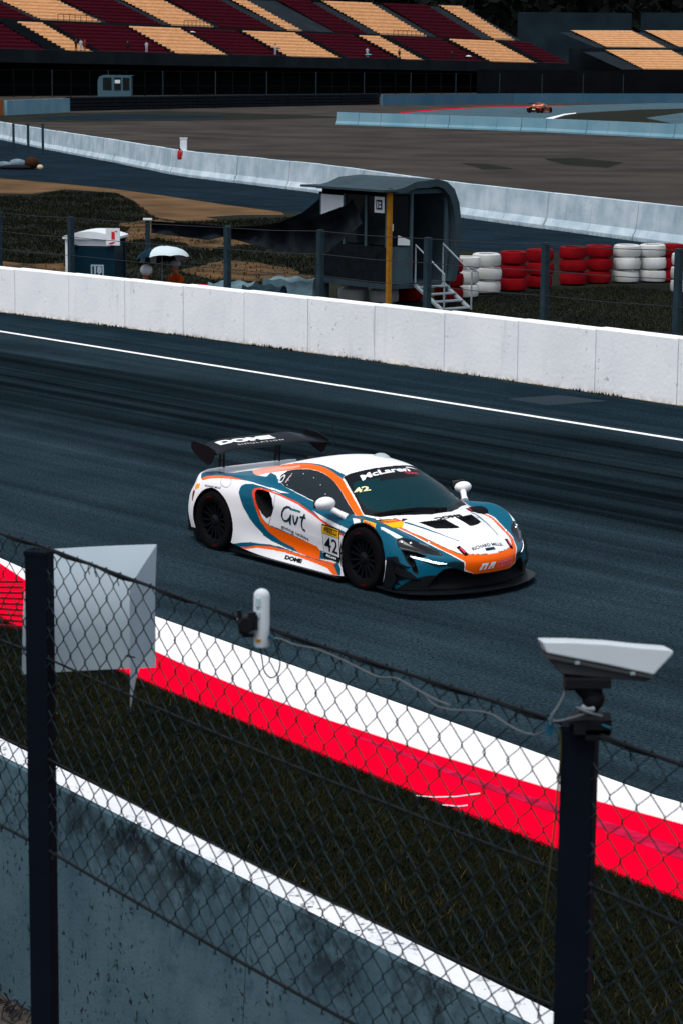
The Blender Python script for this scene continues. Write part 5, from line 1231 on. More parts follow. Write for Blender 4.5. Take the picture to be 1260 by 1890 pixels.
decal(ink_text('DOME', .30, .044, .06), side(-.06, .105, .0), RD, 'lettering', M['deco_b'])
decal(ink_text('RICHARD MILLE', .32, .022, .01), side(-1.52, .712, .06), RD, 'lettering', M['deco_k'])
def quadmap(c00, c10, c11, c01, nn):
    c = [Vector(v) for v in (c00, c10, c11, c01)]
    return lambda a, b_: c[0].lerp(c[1], a).lerp(c[3].lerp(c[2], a), b_)+Vector(nn)*.3
QN = Vector((.1, -.75, .65)).normalized()
QM = quadmap((1.275, -.914, .694), (1.475, -.908, .680), (1.455, -.872, .722), (1.258, -.885, .741), QN)
decal(rect_me(1, 1), QM, -QN, 'sticker', M['deco_y'], .005, cut=.2)
me = ink_text('PIRELLI', .80, .55, .02)
for v in me.vertices: v.co += Vector((.10, .22, 0))
decal(me, QM, -QN, 'lettering', M['deco_r'], .008, cut=.2)
# quarter window marks
ring = MB(); k = 16
ring.add([(math.cos(a)*rr*.85+.04, math.sin(a)*rr+.04, 0) for rr in (.026, .044) for a in [2*math.pi*i/k for i in range(k)]], [(i, (i+1) % k, k+(i+1) % k, k+i) for i in range(k)])
me = bpy.data.meshes.new('ring'); me.from_pydata(ring.v, [], ring.f)
decal(me, side(-.385, .90, .1), RD, 'window_mark', M['deco_g'], .005); decal(poly_me([(0, 0), (.02, 0), (.045, .085), (.025, .085)]), side(-.27, .915, 0), RD, 'window_mark', mat('pale pink print', (.62, .40, .42), .5), .005)
# rivets round the side window
b = MB()
for x, z in [(-.262, 1.02), (-.09, 1.04), (.09, 1.02), (.24, .965), (.37, .885), (.43, .84), (.36, .785), (-.07, .855), (-.24, .905), (-.255, .955)]:
    h_ = BVH.ray_cast(Vector((x+.02, -1.6, z-.012)), Vector(RD), 6)
    if h_[0]: b.sphere(h_[0], .0065, 8, 5)
b.build('window_rivets', M['deco_w'], CAR)
# top prints: text reads for someone standing in front of the car
def topd(x0, y0, slope=0.): return lambda a, b_: (x0-b_, y0+a, 2.)
DN = (0, 0, -1)
decal(ink_text('McLaren', .70, .095, .035, .25), topd(.685, -.43), DN, 'lettering', M['deco_w'], .004)
decal(poly_me([(0, .02), (.05, .055), (.12, .05), (.16, 0), (.10, .025)]), topd(.615, .25), DN, 'lettering', M['deco_w'], .004)
decal(ink_text('TROPHY', .19, .042, .015), topd(.745, .14), DN, 'lettering', M['deco_r'], .004)
decal(ink_text('42', .15, .085, .03, .2), (lambda a, b_: (.775-b_+.6*a, -.60+a, 2.)), DN, 'number', M['deco_c'], .004)
decal(ink_text('DOME', .38, .060, .05), topd(1.635, -.19), DN, 'lettering', M['deco_b'], .005)
decal(ink_text('RICHARD MILLE', .42, .035, .01), topd(2.25, -.22), DN, 'lettering', M['deco_k'], .005)
decal(rect_me(.13, .028), topd(2.29, -.07), DN, 'lettering', M['deco_k'], .005)
decal(poly_me([(0, 0), (.08, 0), (.05, .05)]), topd(1.66, .33), DN, 'lettering', mat('grey print', (.25, .27, .3), .5), .005)
decal(poly_me([(0, 0), (.09, 0), (.05, .05)]), topd(1.42, -.50), DN, 'lettering', M['deco_k'], .005)
def nosed(y0, z0, sl=0.): return lambda a, b_: (3.2, y0+a, z0+b_+sl*a)
BK_ = (-1, 0, 0)
for pts in ([(0, 0), (.03, .075), (.10, .075), (.075, 0), (.05, 0), (.068, .052), (.05, .052), (.028, 0)], [(.10, 0), (.13, .075), (.19, .075), (.165, 0), (.14, 0), (.148, .025), (.13, .025), (.12, 0)]):
    decal(poly_me([(x*1.1, y*.95) for x, y in pts]), nosed(-.205, .292, .03), BK_, 'emblem', M['deco_w'], .006)
decal(ink_text('NIEMANN', .26, .036, .02, .2), nosed(.03, .338, .03), BK_, 'lettering', M['deco_p'], .006)
decal(ink_text('AUTOSPORT', .26, .036, .02, .2), nosed(.02, .290, .03), BK_, 'lettering', M['deco_p'], .006)

# underbody, arch liners
b = MB(); und = [(-2.0, .75), (-1.8, .86), (-.6, .90), (.8, .90), (1.6, .89), (1.83, .88), (2.05, .66), (2.2, .3)]
b.prism([(x, y) for x, y in und]+[(x, -y) for x, y in und[::-1]], .02, (0, 0, .07), (1, 0, 0), (0, 1, 0), (0, 0, 1)); b.build('underbody', M['matt_black'], CAR)
b = MB(); b.box((-1.95, 0, .22), (.3, 1.5, .25)); b.build('diffuser', M['matt_black'], CAR)
b = MB(); b.prism([(-1.95, .1), (-1.95, .34), (2.0, .34), (2.1, .1)], 1.1, (0, -.55, .02)); b.build('floor_pan', M['matt_black'], CAR)
for cx, cz, r in WHEELS:
    for sy in (-1, 1):
        b = MB(); n_ = 24; rr = r+.05; vs = []; fs = []
        for i in range(n_+1):
            a = math.pi*(-.12+1.24*i/n_); c_, s_ = math.cos(a)*rr, math.sin(a)*rr
            for y in (.93, .55): vs.append((cx+c_, sy*y, max(.08, cz+s_)))
        o0 = len(vs); vs.append((cx, sy*.55, cz))
        for i in range(n_): fs += [(2*i, 2*i+1, 2*i+3, 2*i+2), (2*i+1, o0, 2*i+3)]
        b.add(vs, fs); b.build('arch_liner', M['matt_black'], CAR)
# wheels
def wheel(cx, cz, r, sy, k):
    w_ = .285; root = MB(); yo = sy*.945; yi = sy*(.945-w_)
    rot = Matrix.Rotation(R(90), 3, 'X')
    def Y(h): return h
    tb = MB(); prof = [(r*.70, -.0), (r*.76, .012), (r*.90, .014), (r*.965, .004), (r, -.03), (r, -w_+.03), (r*.96, -w_), (r*.70, -w_)]
    tb.lathe([(a, h) for a, h in prof], 40, (cx, yo, cz), Matrix(((1, 0, 0), (0, 0, sy), (0, 1, 0))), close=True)
    ty = tb.build('tyre', M['rubber'], CAR, smooth=True)
    tb = MB(); tb.lathe([(r*.705, -.004), (r*.69, .006), (r*.655, .002), (r*.62, -.05), (r*.60, -.2), (r*.705, -.2)], 36, (cx, yo, cz), Matrix(((1, 0, 0), (0, 0, sy), (0, 1, 0))), close=True)
    rm = tb.build('rim', M['rim'], ty, smooth=True)
    sp = MB(); ns = 15
    for i in range(ns):
        a = 2*math.pi*(i+.3*k)/ns; u = Vector((math.cos(a), 0, math.sin(a))); t = Vector((-math.sin(a), 0, math.cos(a))); o_ = Vector((cx, yo-sy*.012, cz)); Yv = Vector((0, sy, 0))
        p = [o_+u*.05+t*.012, o_+u*.05-t*.012, o_+u*r*.66-t*.009, o_+u*r*.66+t*.009]; q = [v-Yv*.045 for v in p]; p = [v-Yv*(.022 if j < 2 else 0) for j, v in enumerate(p)]
        sp.add(p+q, [(0, 1, 2, 3), (4, 5, 6, 7), (0, 1, 5, 4), (1, 2, 6, 5), (2, 3, 7, 6), (3, 0, 4, 7)])
    sp.build('spokes', M['rim'], ty)
    hb = MB(); hb.lathe([(0, -.012), (.035, -.012), (.045, -.022), (.07, -.03), (.07, -.07), (0, -.07)], 18, (cx, yo, cz), Matrix(((1, 0, 0), (0, 0, sy), (0, 1, 0)))); hb.build('hub', M['chrome'] if False else M['car_black'], ty, smooth=True)
    db = MB(); db.lathe([(.06, -.12), (.185, -.12), (.185, -.15), (.06, -.15)], 28, (cx, yo, cz), Matrix(((1, 0, 0), (0, 0, sy), (0, 1, 0))), close=True); db.build('brake_disc', mat('brake disc', (.05, .05, .055), .4, metal=.7) if 'disc' not in M else M['disc'], ty)
    cb = MB(); cb.box((cx+.13*(1 if cx < 0 else -1)*-1, yo-sy*.11, cz+.05), (.07, .06, .16)); cb.build('brake_caliper', M['tail'], ty)
    # printed arcs on the tyre wall
    for a0 in (.35, 3.5):
        ar = MB(); kk = 9; vs = []
        for j in range(kk):
            a = -1.9+a0+j*.045
            for rr in (r*.79, r*.86): vs.append((cx+math.cos(a)*rr, yo+sy*.0165, cz+math.sin(a)*rr))
        ar.add(vs, [(2*j, 2*j+1, 2*j+3, 2*j+2) for j in range(kk-1)]); ar.build('tyre_print', M['tyre_ink'], ty)
M['disc'] = mat('brake disc', (.05, .05, .055), .4, metal=.7)
k = 0
for cx, cz, r in WHEELS:
    for sy in (-1, 1): wheel(cx, cz, r, sy, k); k += 1
# splitter, skirts, canards
b = MB(); sp = [(1.50, .93), (1.68, .955), (1.86, .955), (2.02, .90), (2.16, .76), (2.28, .55), (2.36, .30), (2.385, 0)]
b.prism(sp+[(x, -y) for x, y in sp[::-1][1:]], .022, (0, 0, .062), (1, 0, 0), (0, 1, 0), (0, 0, 1)); b.build('splitter', M['car_black'], CAR, bevel=.006)
for sy in (-1, 1):
    b = MB(); b.prism([(-1.0, .055), (.95, .055), (.95, .075), (-1.0, .075)], .06*sy, (0, .905*sy, 0)); b.build('side_skirt', M['car_black'], CAR)
    for z0, x0, x1, dz in ((.33, 1.76, 2.02, -.10), (.20, 1.80, 2.06, -.03)):     # dive planes
        b = MB(); n_ = 8; vs = []; fs = []
        for i in range(n_+1):
            t = i/n_; x = x0+(x1-x0)*t; z = z0+.09*(1-t)**1.6+dz*.2*t
            h_ = BVH.ray_cast(Vector((x, sy*1.6, z)), Vector((0, -sy, 0)), 4); yb = abs(h_[0].y) if h_[0] else .85
            for yy, zz in ((yb-.01, z), (yb+.055*math.sin(math.pi*min(1, t*1.0+.15)), z+.012), (yb+.055*math.sin(math.pi*min(1, t+.15)), z+.002), (yb-.01, z-.01)): vs.append((x, sy*yy, zz))
        for i in range(n_):
            for j in range(4): fs.append((i*4+j, i*4+(j+1) % 4, i*4+4+(j+1) % 4, i*4+4+j))
        b.add(vs, fs); b.build('dive_plane', M['car_black'], CAR)
    # upright fin behind the front corner
    b = MB(); b.prism([(1.66, .09), (1.80, .09), (1.86, .20), (1.80, .34), (1.72, .42), (1.70, .30)], .018*sy, (0, .935*sy, 0)); b.build('corner_fin', M['car_black'], CAR)
# lamp projectors
for sy in (-1, 1):
    b = MB()
    for x, z in ((1.80, .575), (1.86, .568), (1.92, .56)):
        h_ = BVH.ray_cast(Vector((x, sy*1.4, z)), Vector((0, -sy, 0)), 4)
        b = MB()
        if h_[0]: b.sphere(h_[0]+Vector((0, sy*-.004, 0)), .016, 10, 6); b.build('lamp_projector', M['chrome'], CAR)
    # bonnet pins: a dark plate with a red catch
    for x, y, L_ in ((2.20, .33, .14), (1.365, .52, .10)):
        h_ = BVH.ray_cast(Vector((x, sy*y, 2)), Vector((0, 0, -1)), 4); h_ = h_ if h_[0] else BVH.find_nearest(Vector((x, sy*y, .5))); p = h_[0]; nn = h_[1]; xa = (Vector((1, 0, 0))-nn*nn.x).normalized(); ya = nn.cross(xa); q = Matrix((xa, ya, nn)).transposed()
        b = MB(); b.box(p+nn*.003, (.05, .05, .012), q); b.box(p+nn*.003, (L_, .045, .012), q); pl = b.build('bonnet_catch', M['matt_black'], CAR, bevel=.008)
        b = MB(); b.box(p+nn*.010, (L_*.55, .018, .008), q); b.build('catch_lever', M['deco_r'], pl)
# mirrors
for sy in (-1, 1):
    b = MB(); b.sphere((.735, sy*.985, .848 if sy < 0 else .828), .1 if sy < 0 else .088, 18, 12, (1.0, 1.18, .74), Matrix.Rotation(R(-12), 3, 'Y')); mr = b.build('mirror', M['deco_w'], CAR, smooth=True)
    b = MB(); b.tube([(.79, sy*.94, .79), (.86, sy*.89, .752), (.93, sy*.845, .715)], [.035, .032, .04], 10); b.build('mirror_stalk', M['deco_w'], mr, smooth=True)
    b = MB(); b.box((.648, sy*.985, .842), (.01, .17, .10)); b.build('mirror_glass', M['headlamp'], mr)
# wiper, antenna, roof vents
b = MB(); p = BVH.ray_cast(Vector((1.46, .02, 2)), Vector((0, 0, -1)), 4)[0]
arm = [BVH.ray_cast(Vector((x, y, 2)), Vector((0, 0, -1)), 4)[0]+Vector((0, 0, .03)) for x, y in ((1.45, .05), (1.36, -.22), (1.24, -.48), (1.16, -.66))]
b.tube(arm, .012, 6); b.box(p+Vector((0, 0, .02)), (.07, .10, .05)); b.tube([a+Vector((.03, .03, -.012)) for a in arm], .009, 6); b.build('wiper', M['matt_black'], CAR)
p = BVH.ray_cast(Vector((-.36, 0, 2)), Vector((0, 0, -1)), 4)[0]
b = MB(); b.lathe([(0, .0), (.025, 0), (.015, .03), (.005, .05), (.0045, .45), (0, .45)], 8, p); b.sphere(p+Vector((0, 0, .45)), .008, 8, 6); b.build('antenna', M['black'], CAR)
b = MB()
for x, y in ((-.66, -.06), (-.80, -.10)):
    p = BVH.ray_cast(Vector((x, y, 2)), Vector((0, 0, -1)), 4)[0]; b.box(p+Vector((0, 0, .006)), (.07, .10, .02), Matrix.Rotation(R(18), 3, 'Y'))
b.build('roof_fitting', M['black'], CAR)
# rear wing
def airfoil(n_=12):
    up_ = [(t, .085*(1.4845*math.sqrt(t)-.63*t-1.758*t*t+1.4215*t**3-.5075*t**4)) for t in [(i/n_)**1.6 for i in range(n_+1)]]
    return [(t, z*.75+.0) for t, z in up_]+[(t, -z*1.0-.03*math.sin(math.pi*t)) for t, z in up_[::-1][1:-1]]
wb_ = MB(); st_ = np.linspace(-.815, .815, 31); prof = airfoil(); n_ = len(prof); vs = []
for y in st_:
    e = max(0, (abs(y)-.46)/.355); e = e*e*(3-2*e) if e < 1 else 1
    ch = .36+.05*e; ang = R(13-7*e); x0 = -1.50+.06*e; z0 = 1.10-.022*e
    for t, z in prof:
        dx, dz = -t*ch, z*ch; vs.append((x0+dx*math.cos(ang)-dz*math.sin(ang)*-1, y, z0+dz*math.cos(ang)-dx*math.sin(ang)))
fs = []
for i in range(30):
    for j in range(n_): fs.append((i*n_+j, i*n_+(j+1) % n_, (i+1)*n_+(j+1) % n_, (i+1)*n_+j))
fs += [tuple(range(n_)), tuple(30*n_+j for j in range(n_))]
wb_.add(vs, fs); wing = wb_.build('rear_wing', M['car_black'], CAR, smooth=True)
for sy in (-1, 1):
    b = MB(); b.prism([(-1.93, 1.165), (-1.84, 1.185), (-1.62, 1.165), (-1.49, 1.13), (-1.46, 1.10), (-1.55, .955), (-1.60, .935), (-1.75, .985), (-1.88, 1.05), (-1.93, 1.10)], .012*sy, (0, .818*sy, 0)); b.build('end_plate', M['car_black'], wing)
    for x0 in (0.,):
        b = MB(); pts = [(-1.98, .74), (-1.86, .82), (-1.855, 1.0), (-1.80, 1.07), (-1.66, 1.085), (-1.66, 1.105), (-1.82, 1.12), (-1.92, 1.06), (-1.955, .96)]
        b.prism([pts[0], (-1.945, .74), (-1.925, .95), (-1.90, 1.04), (-1.82, 1.10), (-1.66, 1.105), (-1.82, 1.125), (-1.92, 1.06), (-1.955, .96)], .014*sy, (0, .40*sy, 0))
        b.prism([(-1.885, .74), (-1.86, .74), (-1.855, 1.0), (-1.80, 1.07), (-1.66, 1.085), (-1.66, 1.10), (-1.80, 1.09), (-1.88, 1.0)], .014*sy, (0, .40*sy, 0))
        for z in (.88, .96, 1.03): b.bar((-1.94, .407*sy, z), (-1.87, .407*sy, z+.05), .014, .012)
        b.build('wing_strut', M['car_black'], wing)
WV = [tuple(v) for v in vs]; BVH_b = BVH
BVH = BVHTree.FromPolygons(WV, [f for f in fs if len(f) == 4])
def wingd(x0, y0, sl=0.): return lambda a, b_: (x0-b_, y0+a, 2.)
decal(ink_text('DOME', .80, .125, .07), wingd(-1.665, -.60), DN, 'lettering', M['deco_w'], .003, wing)
decal(ink_text('SIMULATION', .66, .035, .0, 0, 1.3), wingd(-1.585, -.40), DN, 'lettering', M['deco_g'], .003, wing)
BVH = BVH_b
# cockpit
M['interior'] = mat('dark cockpit', (.02, .028, .03), .8)
b = MB(); b.prism([(1.35, .62), (1.2, .66), (.95, .68), (.80, .62), (.78, .45), (1.35, .45)], 1.3, (0, -.65, 0)); b.build('dashboard', M['interior'], CAR)
b = MB(); b.lathe([(.15, -.012), (.165, 0), (.15, .012), (.135, 0)], 20, (.60, .36, .66), Matrix.Rotation(R(-65), 3, 'Y'), close=True); b.box((.60, .36, .66), (.03, .26, .05)); b.build('steering_wheel', M['black'], CAR)
for y in (.36, -.36):
    b = MB(); b.box((.05, y, .30), (.5, .44, .14)); b.box((-.28, y, .58), (.12, .42, .62), Matrix.Rotation(R(-18), 3, 'Y')); b.box((-.36, y, .88), (.12, .36, .2)); b.build('seat', M['interior'], CAR, bevel=.03)
cg = MB()
for y in (-.56, .56): cg.tube([(-.45, y, .4), (-.42, y*.95, .95), (-.2, y*.86, 1.06), (.25, y*.86, 1.03), (.75, y*1.1, .80)], .02, 6)
cg.tube([(-.42, -.53, .95), (-.42, .53, .95)], .02, 6); cg.build('roll_cage', M['interior'], CAR)
b = MB(); b.box((.48, .0, 1.03), (.05, .22, .06)); b.build('rear_view_mirror', M['black'], CAR)
RADd = dict(RAD)
dj = {k_: (Vector(v[0]), v[1]) for k_, v in pose('sit').items()}
for k_, v in {'knl': (.13, -.55, .40), 'knr': (-.13, -.55, .40), 'anl': (.12, -.95, .22), 'anr': (-.12, -.95, .22), 'tol': (.12, -1.05, .32), 'tor': (-.12, -1.05, .32), 'wrl': (.14, -.52, .66), 'wrr': (-.14, -.52, .66), 'hal': (.14, -.60, .68), 'har': (-.14, -.60, .68), 'ell': (.25, -.28, .55), 'elr': (-.25, -.28, .55)}.items(): dj[k_] = (Vector(v), dj[k_][1])
drv_me = person_mesh('driver_body', {k_: (tuple(v[0]), v[1]) for k_, v in dj.items()}, RAD, [mat('teal race suit', (.05, .10, .12), .8)], lambda c: 0)
mw = Matrix.Translation(CAR.location) @ Matrix.Rotation(CAR.rotation_euler.z, 4, 'Z')
drv = add_person(drv_me, 'driver in a helmet behind the windscreen of the number 42 car', mw @ Vector((-.02, .36, .05)), CAR.rotation_euler.z+R(90))
helmet(drv, 1.0, -.07, mat('pale helmet', (.35, .42, .44), .3, coat=.5), False)
b = MB(); b.box((0, -.19, 1.0), (.19, .06, .07)); e = b.build('visor', M['headlamp'], bevel=.02); e.parent = drv

# the far car, seen from behind
FC = far(995, 208, 304.); 
fcar = thing('race_car', 'distant orange and black racing coupe seen from behind on the far track', 'race car', (FC.x, 304., 0), local=True, rz=R(62))
CAR2 = fcar
build_body(fcar, 110, 56, ((.20, .042, .004), (.004, .004, .006), (.50, .12, .006), (.3, .03, .01)), detail=False)
def simple_wheels(root):
    for cx, cz, r in WHEELS:
        for sy in (-1, 1):
            b = MB(); b.lathe([(0, .0), (r*.9, .0), (r, -.03), (r, -.26), (r*.9, -.28), (0, -.28)], 18, (cx, .95*sy, cz), Matrix(((1, 0, 0), (0, 0, sy), (0, 1, 0)))); b.build('wheel', M['rubber'], root)
simple_wheels(fcar)
c2 = bpy.data.objects.new('rear_wing', wing.data); COL.objects.link(c2); c2.parent = fcar
b = MB(); b.box((-2.06, 0, .42), (.10, 1.7, .5)); b.build('rear_panel', M['matt_black'], fcar)
for sy in (-1, 1):
    b = MB(); b.box((-2.1, sy*.68, .66), (.06, .34, .06)); b.build('tail_lamp', mat('lit tail lamp', (.8, .05, .06), .3, emit=1.), fcar)
b = MB(); b.box((-2.12, -.1, .45), (.03, .42, .12)); b.build('number_plate', M['deco_c'], fcar)
b = MB(); b.box((-.3, 0, 1.19), (.25, .5, .05)); b.build('roof_light', mat('lit pink panel', (.9, .15, .2), .5), fcar)
# ------------------------------------------------------------------ wire fence in the foreground
M['post'] = mat('black painted steel', (.0022, .0045, .009), .7, .25, 5, bump=.1, bscale=30)
M['mesh_wire'] = mat('dull galvanised mesh', (.014, .025, .032), .6, .3, 30)
M['line_wire'] = mat('black coated wire', (.008, .010, .012), .5)
M['board_w'] = mat('white plastic sheet', (.46, .55, .61), .55, .06, 3)
_n = M['board_w'].node_tree; _t = _n.nodes.new('ShaderNodeBsdfTranslucent'); _t.inputs[0].default_value = (.70, .77, .81, 1); _x = _n.nodes.new('ShaderNodeMixShader'); _x.inputs[0].default_value = .45   # thin plastic lets daylight through
_n.links.new(_n.nodes['Principled BSDF'].outputs[0], _x.inputs[1]); _n.links.new(_t.outputs[0], _x.inputs[2]); _n.links.new(_x.outputs[0], _n.nodes['Material Output'].inputs[0])
M['housing'] = mat('cream white housing', (.50, .56, .60), .4, .05, 6)
M['housing_d'] = mat('grey housing underside', (.045, .05, .055), .5)
PL, PRr = far(73, 1022, 6.2), far(1070, 1345, 4.4)
FD = Vector((PRr.x-PL.x, PRr.y-PL.y, 0)); FLEN = FD.length; FD.normalize(); FN = Vector((-FD.y, FD.x, 0)); FN = FN if FN.y > 0 else -FN
FA = math.atan2(FD.y, FD.x)
def FPt(s, z, off=0.): return Vector((PL.x, PL.y, 0))+FD*s+FN*off+Vector((0, 0, z))
fence = thing('wire_fence', 'black chain link fence with two square posts close to the camera', 'fence', FPt(0, 2.3))
rotF = Matrix.Rotation(FA+R(38), 3, 'Z')
SP = FLEN
lean = {-1: 0, 0: 0, 1: 0, 2: 0}
for i, zt in ((-1, 4.2), (0, PL.z), (1, PRr.z), (2, 4.24)):
    c = FPt(SP*i, (zt+2.2)/2, 0); q = Matrix.Rotation(lean[i], 3, 'Y') @ rotF
    b = MB(); b.box(c, (.064, .05, zt-2.2), q); p_ = b.build('post', M['post'], fence, bevel=.004)
    b = MB(); b.box(FPt(SP*i, zt, 0)+Vector((lean[i]*(zt-2.2)/2, 0, .003)), (.066, .052, .012), q); b.build('post_cap', M['post'], p_)
ZW = [4.210, 3.914, 3.640, 3.385]
zc = [(PRr.z-PL.z)/SP]*4
def wz(k_, s): 
    sag = -.012*math.sin(math.pi*((s/SP) % 1.0))
    return ZW[k_]+sag+ (.02*s/SP)
for k_, z in enumerate(ZW):
    b = MB(); b.tube([FPt(-SP+3*SP*i/60, wz(k_, -SP+3*SP*i/60)) for i in range(61)], .0042 if k_ in (0, 3) else .003, 6); b.build('line_wire', M['line_wire'], fence)
    if k_ == 0:
        b = MB(); b.tube([FPt(-SP+3*SP*i/90, wz(0, -SP+3*SP*i/90)+.004*math.sin(i*1.7)-.004, .004*math.cos(i*1.7)) for i in range(91)], .003, 5); b.build('line_wire', M['line_wire'], fence)
# woven mesh: each strand is a zigzag that hooks into the next one
PITCH_W, PITCH_H = .0376, .076
ns0, ns1 = int(-.55*SP/PITCH_W), int(1.45*SP/PITCH_W)
rr = random.Random(5)
for i in range(ns0, ns1):
    s0 = i*PITCH_W; pts = []; z = ZW[0]+.004; j = 0; zb = ZW[3]-.012
    jit = rr.uniform(-.003, .003); amp = PITCH_W*.5+.0015
    top_ = wz(0, s0)+.001; bot_ = wz(3, s0)-.012; nseg = int(round((top_-bot_)/(PITCH_H/2)))
    for j in range(nseg+1):
        z = top_-(top_-bot_)*j/nseg
        sd = 1 if (j+i) % 2 else -1
        s_ = s0+sd*amp+jit+.003*math.sin(z*9+i*.23)
        # rounded hook at each knuckle
        pts.append(FPt(s_-sd*.004, z+.006, .0022*sd)); pts.append(FPt(s_, z, .0)); pts.append(FPt(s_-sd*.004, z-.006, -.0022*sd))
    b = MB(); b.tube(pts, .00155, 4, cap=False)
    b.build('mesh_strand', M['mesh_wire'], fence)
b = MB()
for i in range(-22, 70):                   # twisted ends and ties along the top wire
    s = i*.0376+rr.uniform(-.006, .006)
    if rr.random() < .8: continue
    b.tube([FPt(s, wz(0, s)+.004, .004), FPt(s+.006, wz(0, s)-.012, -.005), FPt(s+.003, wz(0, s)-.028, .002)], .0015, 4)
tag(b.build('wire_tie', M['line_wire'], fence), kind='stuff')

# white sheet tied behind the fence
def q3(px, py, d): return far(px, py, d)
bd = thing('plastic_board', 'white plastic board tied behind the fence with its end folded towards the viewer', 'board', far(165, 1240, 6.38))
A, B_, C_, D_ = q3(44, 1019, 6.33), q3(283, 1007, 6.42), q3(288, 1182, 6.42), q3(41, 1245, 6.33)
Cm = q3(288, 1232, 6.42)
def thick(quad_rows, name, m, th=.004, parent=bd):
    nr, nc = len(quad_rows), len(quad_rows[0]); b = MB(); vs = [p for r_ in quad_rows for p in r_]; n_ = Vector((0, th, 0)); N = nr*nc
    fs = [(i*nc+j, i*nc+j+1, (i+1)*nc+j+1, (i+1)*nc+j) for i in range(nr-1) for j in range(nc-1)]
    fs2 = [tuple(N+k_ for k_ in f[::-1]) for f in fs]
    edge = [(j, j+1) for j in range(nc-1)]+[((nr-1)*nc+j+1, (nr-1)*nc+j) for j in range(nc-1)]+[((i+1)*nc, i*nc) for i in range(nr-1)]+[(i*nc+nc-1, (i+1)*nc+nc-1) for i in range(nr-1)]
    b.add(vs+[p+n_ for p in vs], fs+fs2+[(a, a+N, c+N, c) for a, c in edge]); return b.build(name, m, parent, smooth=True)
rows = []
for i in range(7):
    t = i/6; rows.append([A.lerp(D_, t).lerp(B_.lerp(Cm, t), j/12)+Vector((0, .012*math.sin(math.pi*j/12)*(1-.4*t)+.30*max(0, .62-t)**2, -.020*(1-t))) for j in range(13)])
thick(rows, 'panel', M['board_w'])
# folded flap: its outer edge on the board, its inner edge at the fence
E0, E1 = q3(240, 1086, 5.86), q3(241, 1314, 5.83)
rows = []
for i in range(11):
    t = i/10; o_ = q3(284+4*t, 1007+176*t, 6.405)+Vector((0, .30*max(0, .62-t*.78)**2, -.02*(1-t))); e_ = E0.lerp(E1, t)
    row = []
    for j in range(9):
        s = j/8; p = o_.lerp(e_, s); bow = math.sin(math.pi*s)
        p += Vector((-.012*bow, 0, -.016*bow*(1-t)**1.5+ .012*bow*t)); row.append(p)
    rows.append(row)
thick(rows, 'flap', M['board_w'], .003)
for py in (1212, 1311):
    b = MB(); q = q3(241, py, 5.80); b.tube([q+Vector((-.012, .0, .002)), q+Vector((.012, 0, -.002))], .0022, 5); b.build('cable_tie', M['line_wire'], bd)

# white radio capsule clamped to the top wire
def fence_s(px):
    v = (px-630)/FPX
    return min((abs(cam_px(FPt(s_*.01, 4.2))[0]-px), s_*.01) for s_ in range(-100, 330))[1]
s0 = fence_s(482); dA = FPt(s0, 4.2).y-.03
ant = thing('radio_antenna', 'white rounded radio antenna clamped upright to the top wire of the fence', 'antenna', far(482, 1150, dA))
pt, pb = far(482, 1086, dA), far(483, 1194, dA); hw_ = (far(497, 1120, dA)-far(467, 1120, dA)).length/2
b = MB(); n_ = 16; prof = []
H_ = pt.z-pb.z
for j in range(7): a = math.pi/2*j/6; prof.append((hw_*math.sin(a), H_-hw_*.9*(1-math.sin(math.pi/2-a))-.0))
prof = [(hw_*math.sin(math.pi/2*j/6), H_-hw_*.95+hw_*.95*math.cos(math.pi/2*j/6)) for j in range(7)]
prof = prof+[(hw_*1.02, H_*.3), (hw_*.98, .006), (hw_*.85, 0), (0, 0)]
b.lathe(prof, 20, pb); body = b.build('body', M['housing'], ant, smooth=True)
for v in body.data.vertices: v.co.y *= .7
b = MB(); b.box(far(476, 1112, dA-.014), (.010, .004, .018)); b.box(far(476, 1135, dA-.014), (.009, .004, .012)); b.build('label', mat('pale blue label', (.35, .45, .52), .5), ant)
b = MB(); b.box(far(477, 1182, dA-.012), (.012, .004, .006)); b.build('connector', mat('brown yellow connector', (.30, .17, .02), .5), ant)
b = MB()
cp = lambda x, y: far(x, y, dA-.012)
b.lathe([(0, -.014), (.016, -.014), (.019, -.008), (.019, .008), (.016, .014), (0, .014)], 14, cp(455, 1152), Matrix.Rotation(R(90), 3, 'X')); b.box(cp(467, 1148), (.022, .02, .034)); b.box(cp(450, 1160), (.02, .022, .022)); b.tube([cp(443, 1145), cp(442, 1126)], .0055, 8); b.box(cp(466, 1133), (.018, .012, .008)); b.box(cp(458, 1172), (.026, .014, .008))
b.build('clamp', M['black'], ant, smooth=True)
b = MB(); b.tube([cp(438, 1143), cp(449, 1143)], .0035, 6); b.build('clamp_ring', M['alu'], ant)
M['cable_g'] = mat('grey cable', (.085, .10, .11), .5); M['tie_b'] = mat('blue tie', (.01, .07, .12), .5)
def cable(name, pts, r, m, label, cat='cable'):
    P_ = [Vector(p) for p in pts]; out = []
    for i in range(len(P_)-1):
        p0_, p1_, p2_, p3_ = P_[max(i-1, 0)], P_[i], P_[i+1], P_[min(i+2, len(P_)-1)]
        for k_ in range(6):
            t = k_/6; out.append(.5*((2*p1_)+(-p0_+p2_)*t+(2*p0_-5*p1_+4*p2_-p3_)*t*t+(-p0_+3*p1_-3*p2_+p3_)*t**3))
    out.append(P_[-1]); b = MB(); b.tube(out, r, 6); o_ = b.build(name, m, smooth=True); tag(o_, label, cat); return o_
def on_f(px, py, off=-.012):
    s_ = fence_s(px); return far(px, py, FPt(s_, 4.2).y+off)
cable('cable', [on_f(479, 1185), on_f(484, 1215), on_f(488, 1238), on_f(500, 1251), on_f(512, 1244), on_f(517, 1225), on_f(513, 1205), on_f(506, 1182)], .0018, M['line_wire'], 'black cable hanging in a loop below the white antenna')
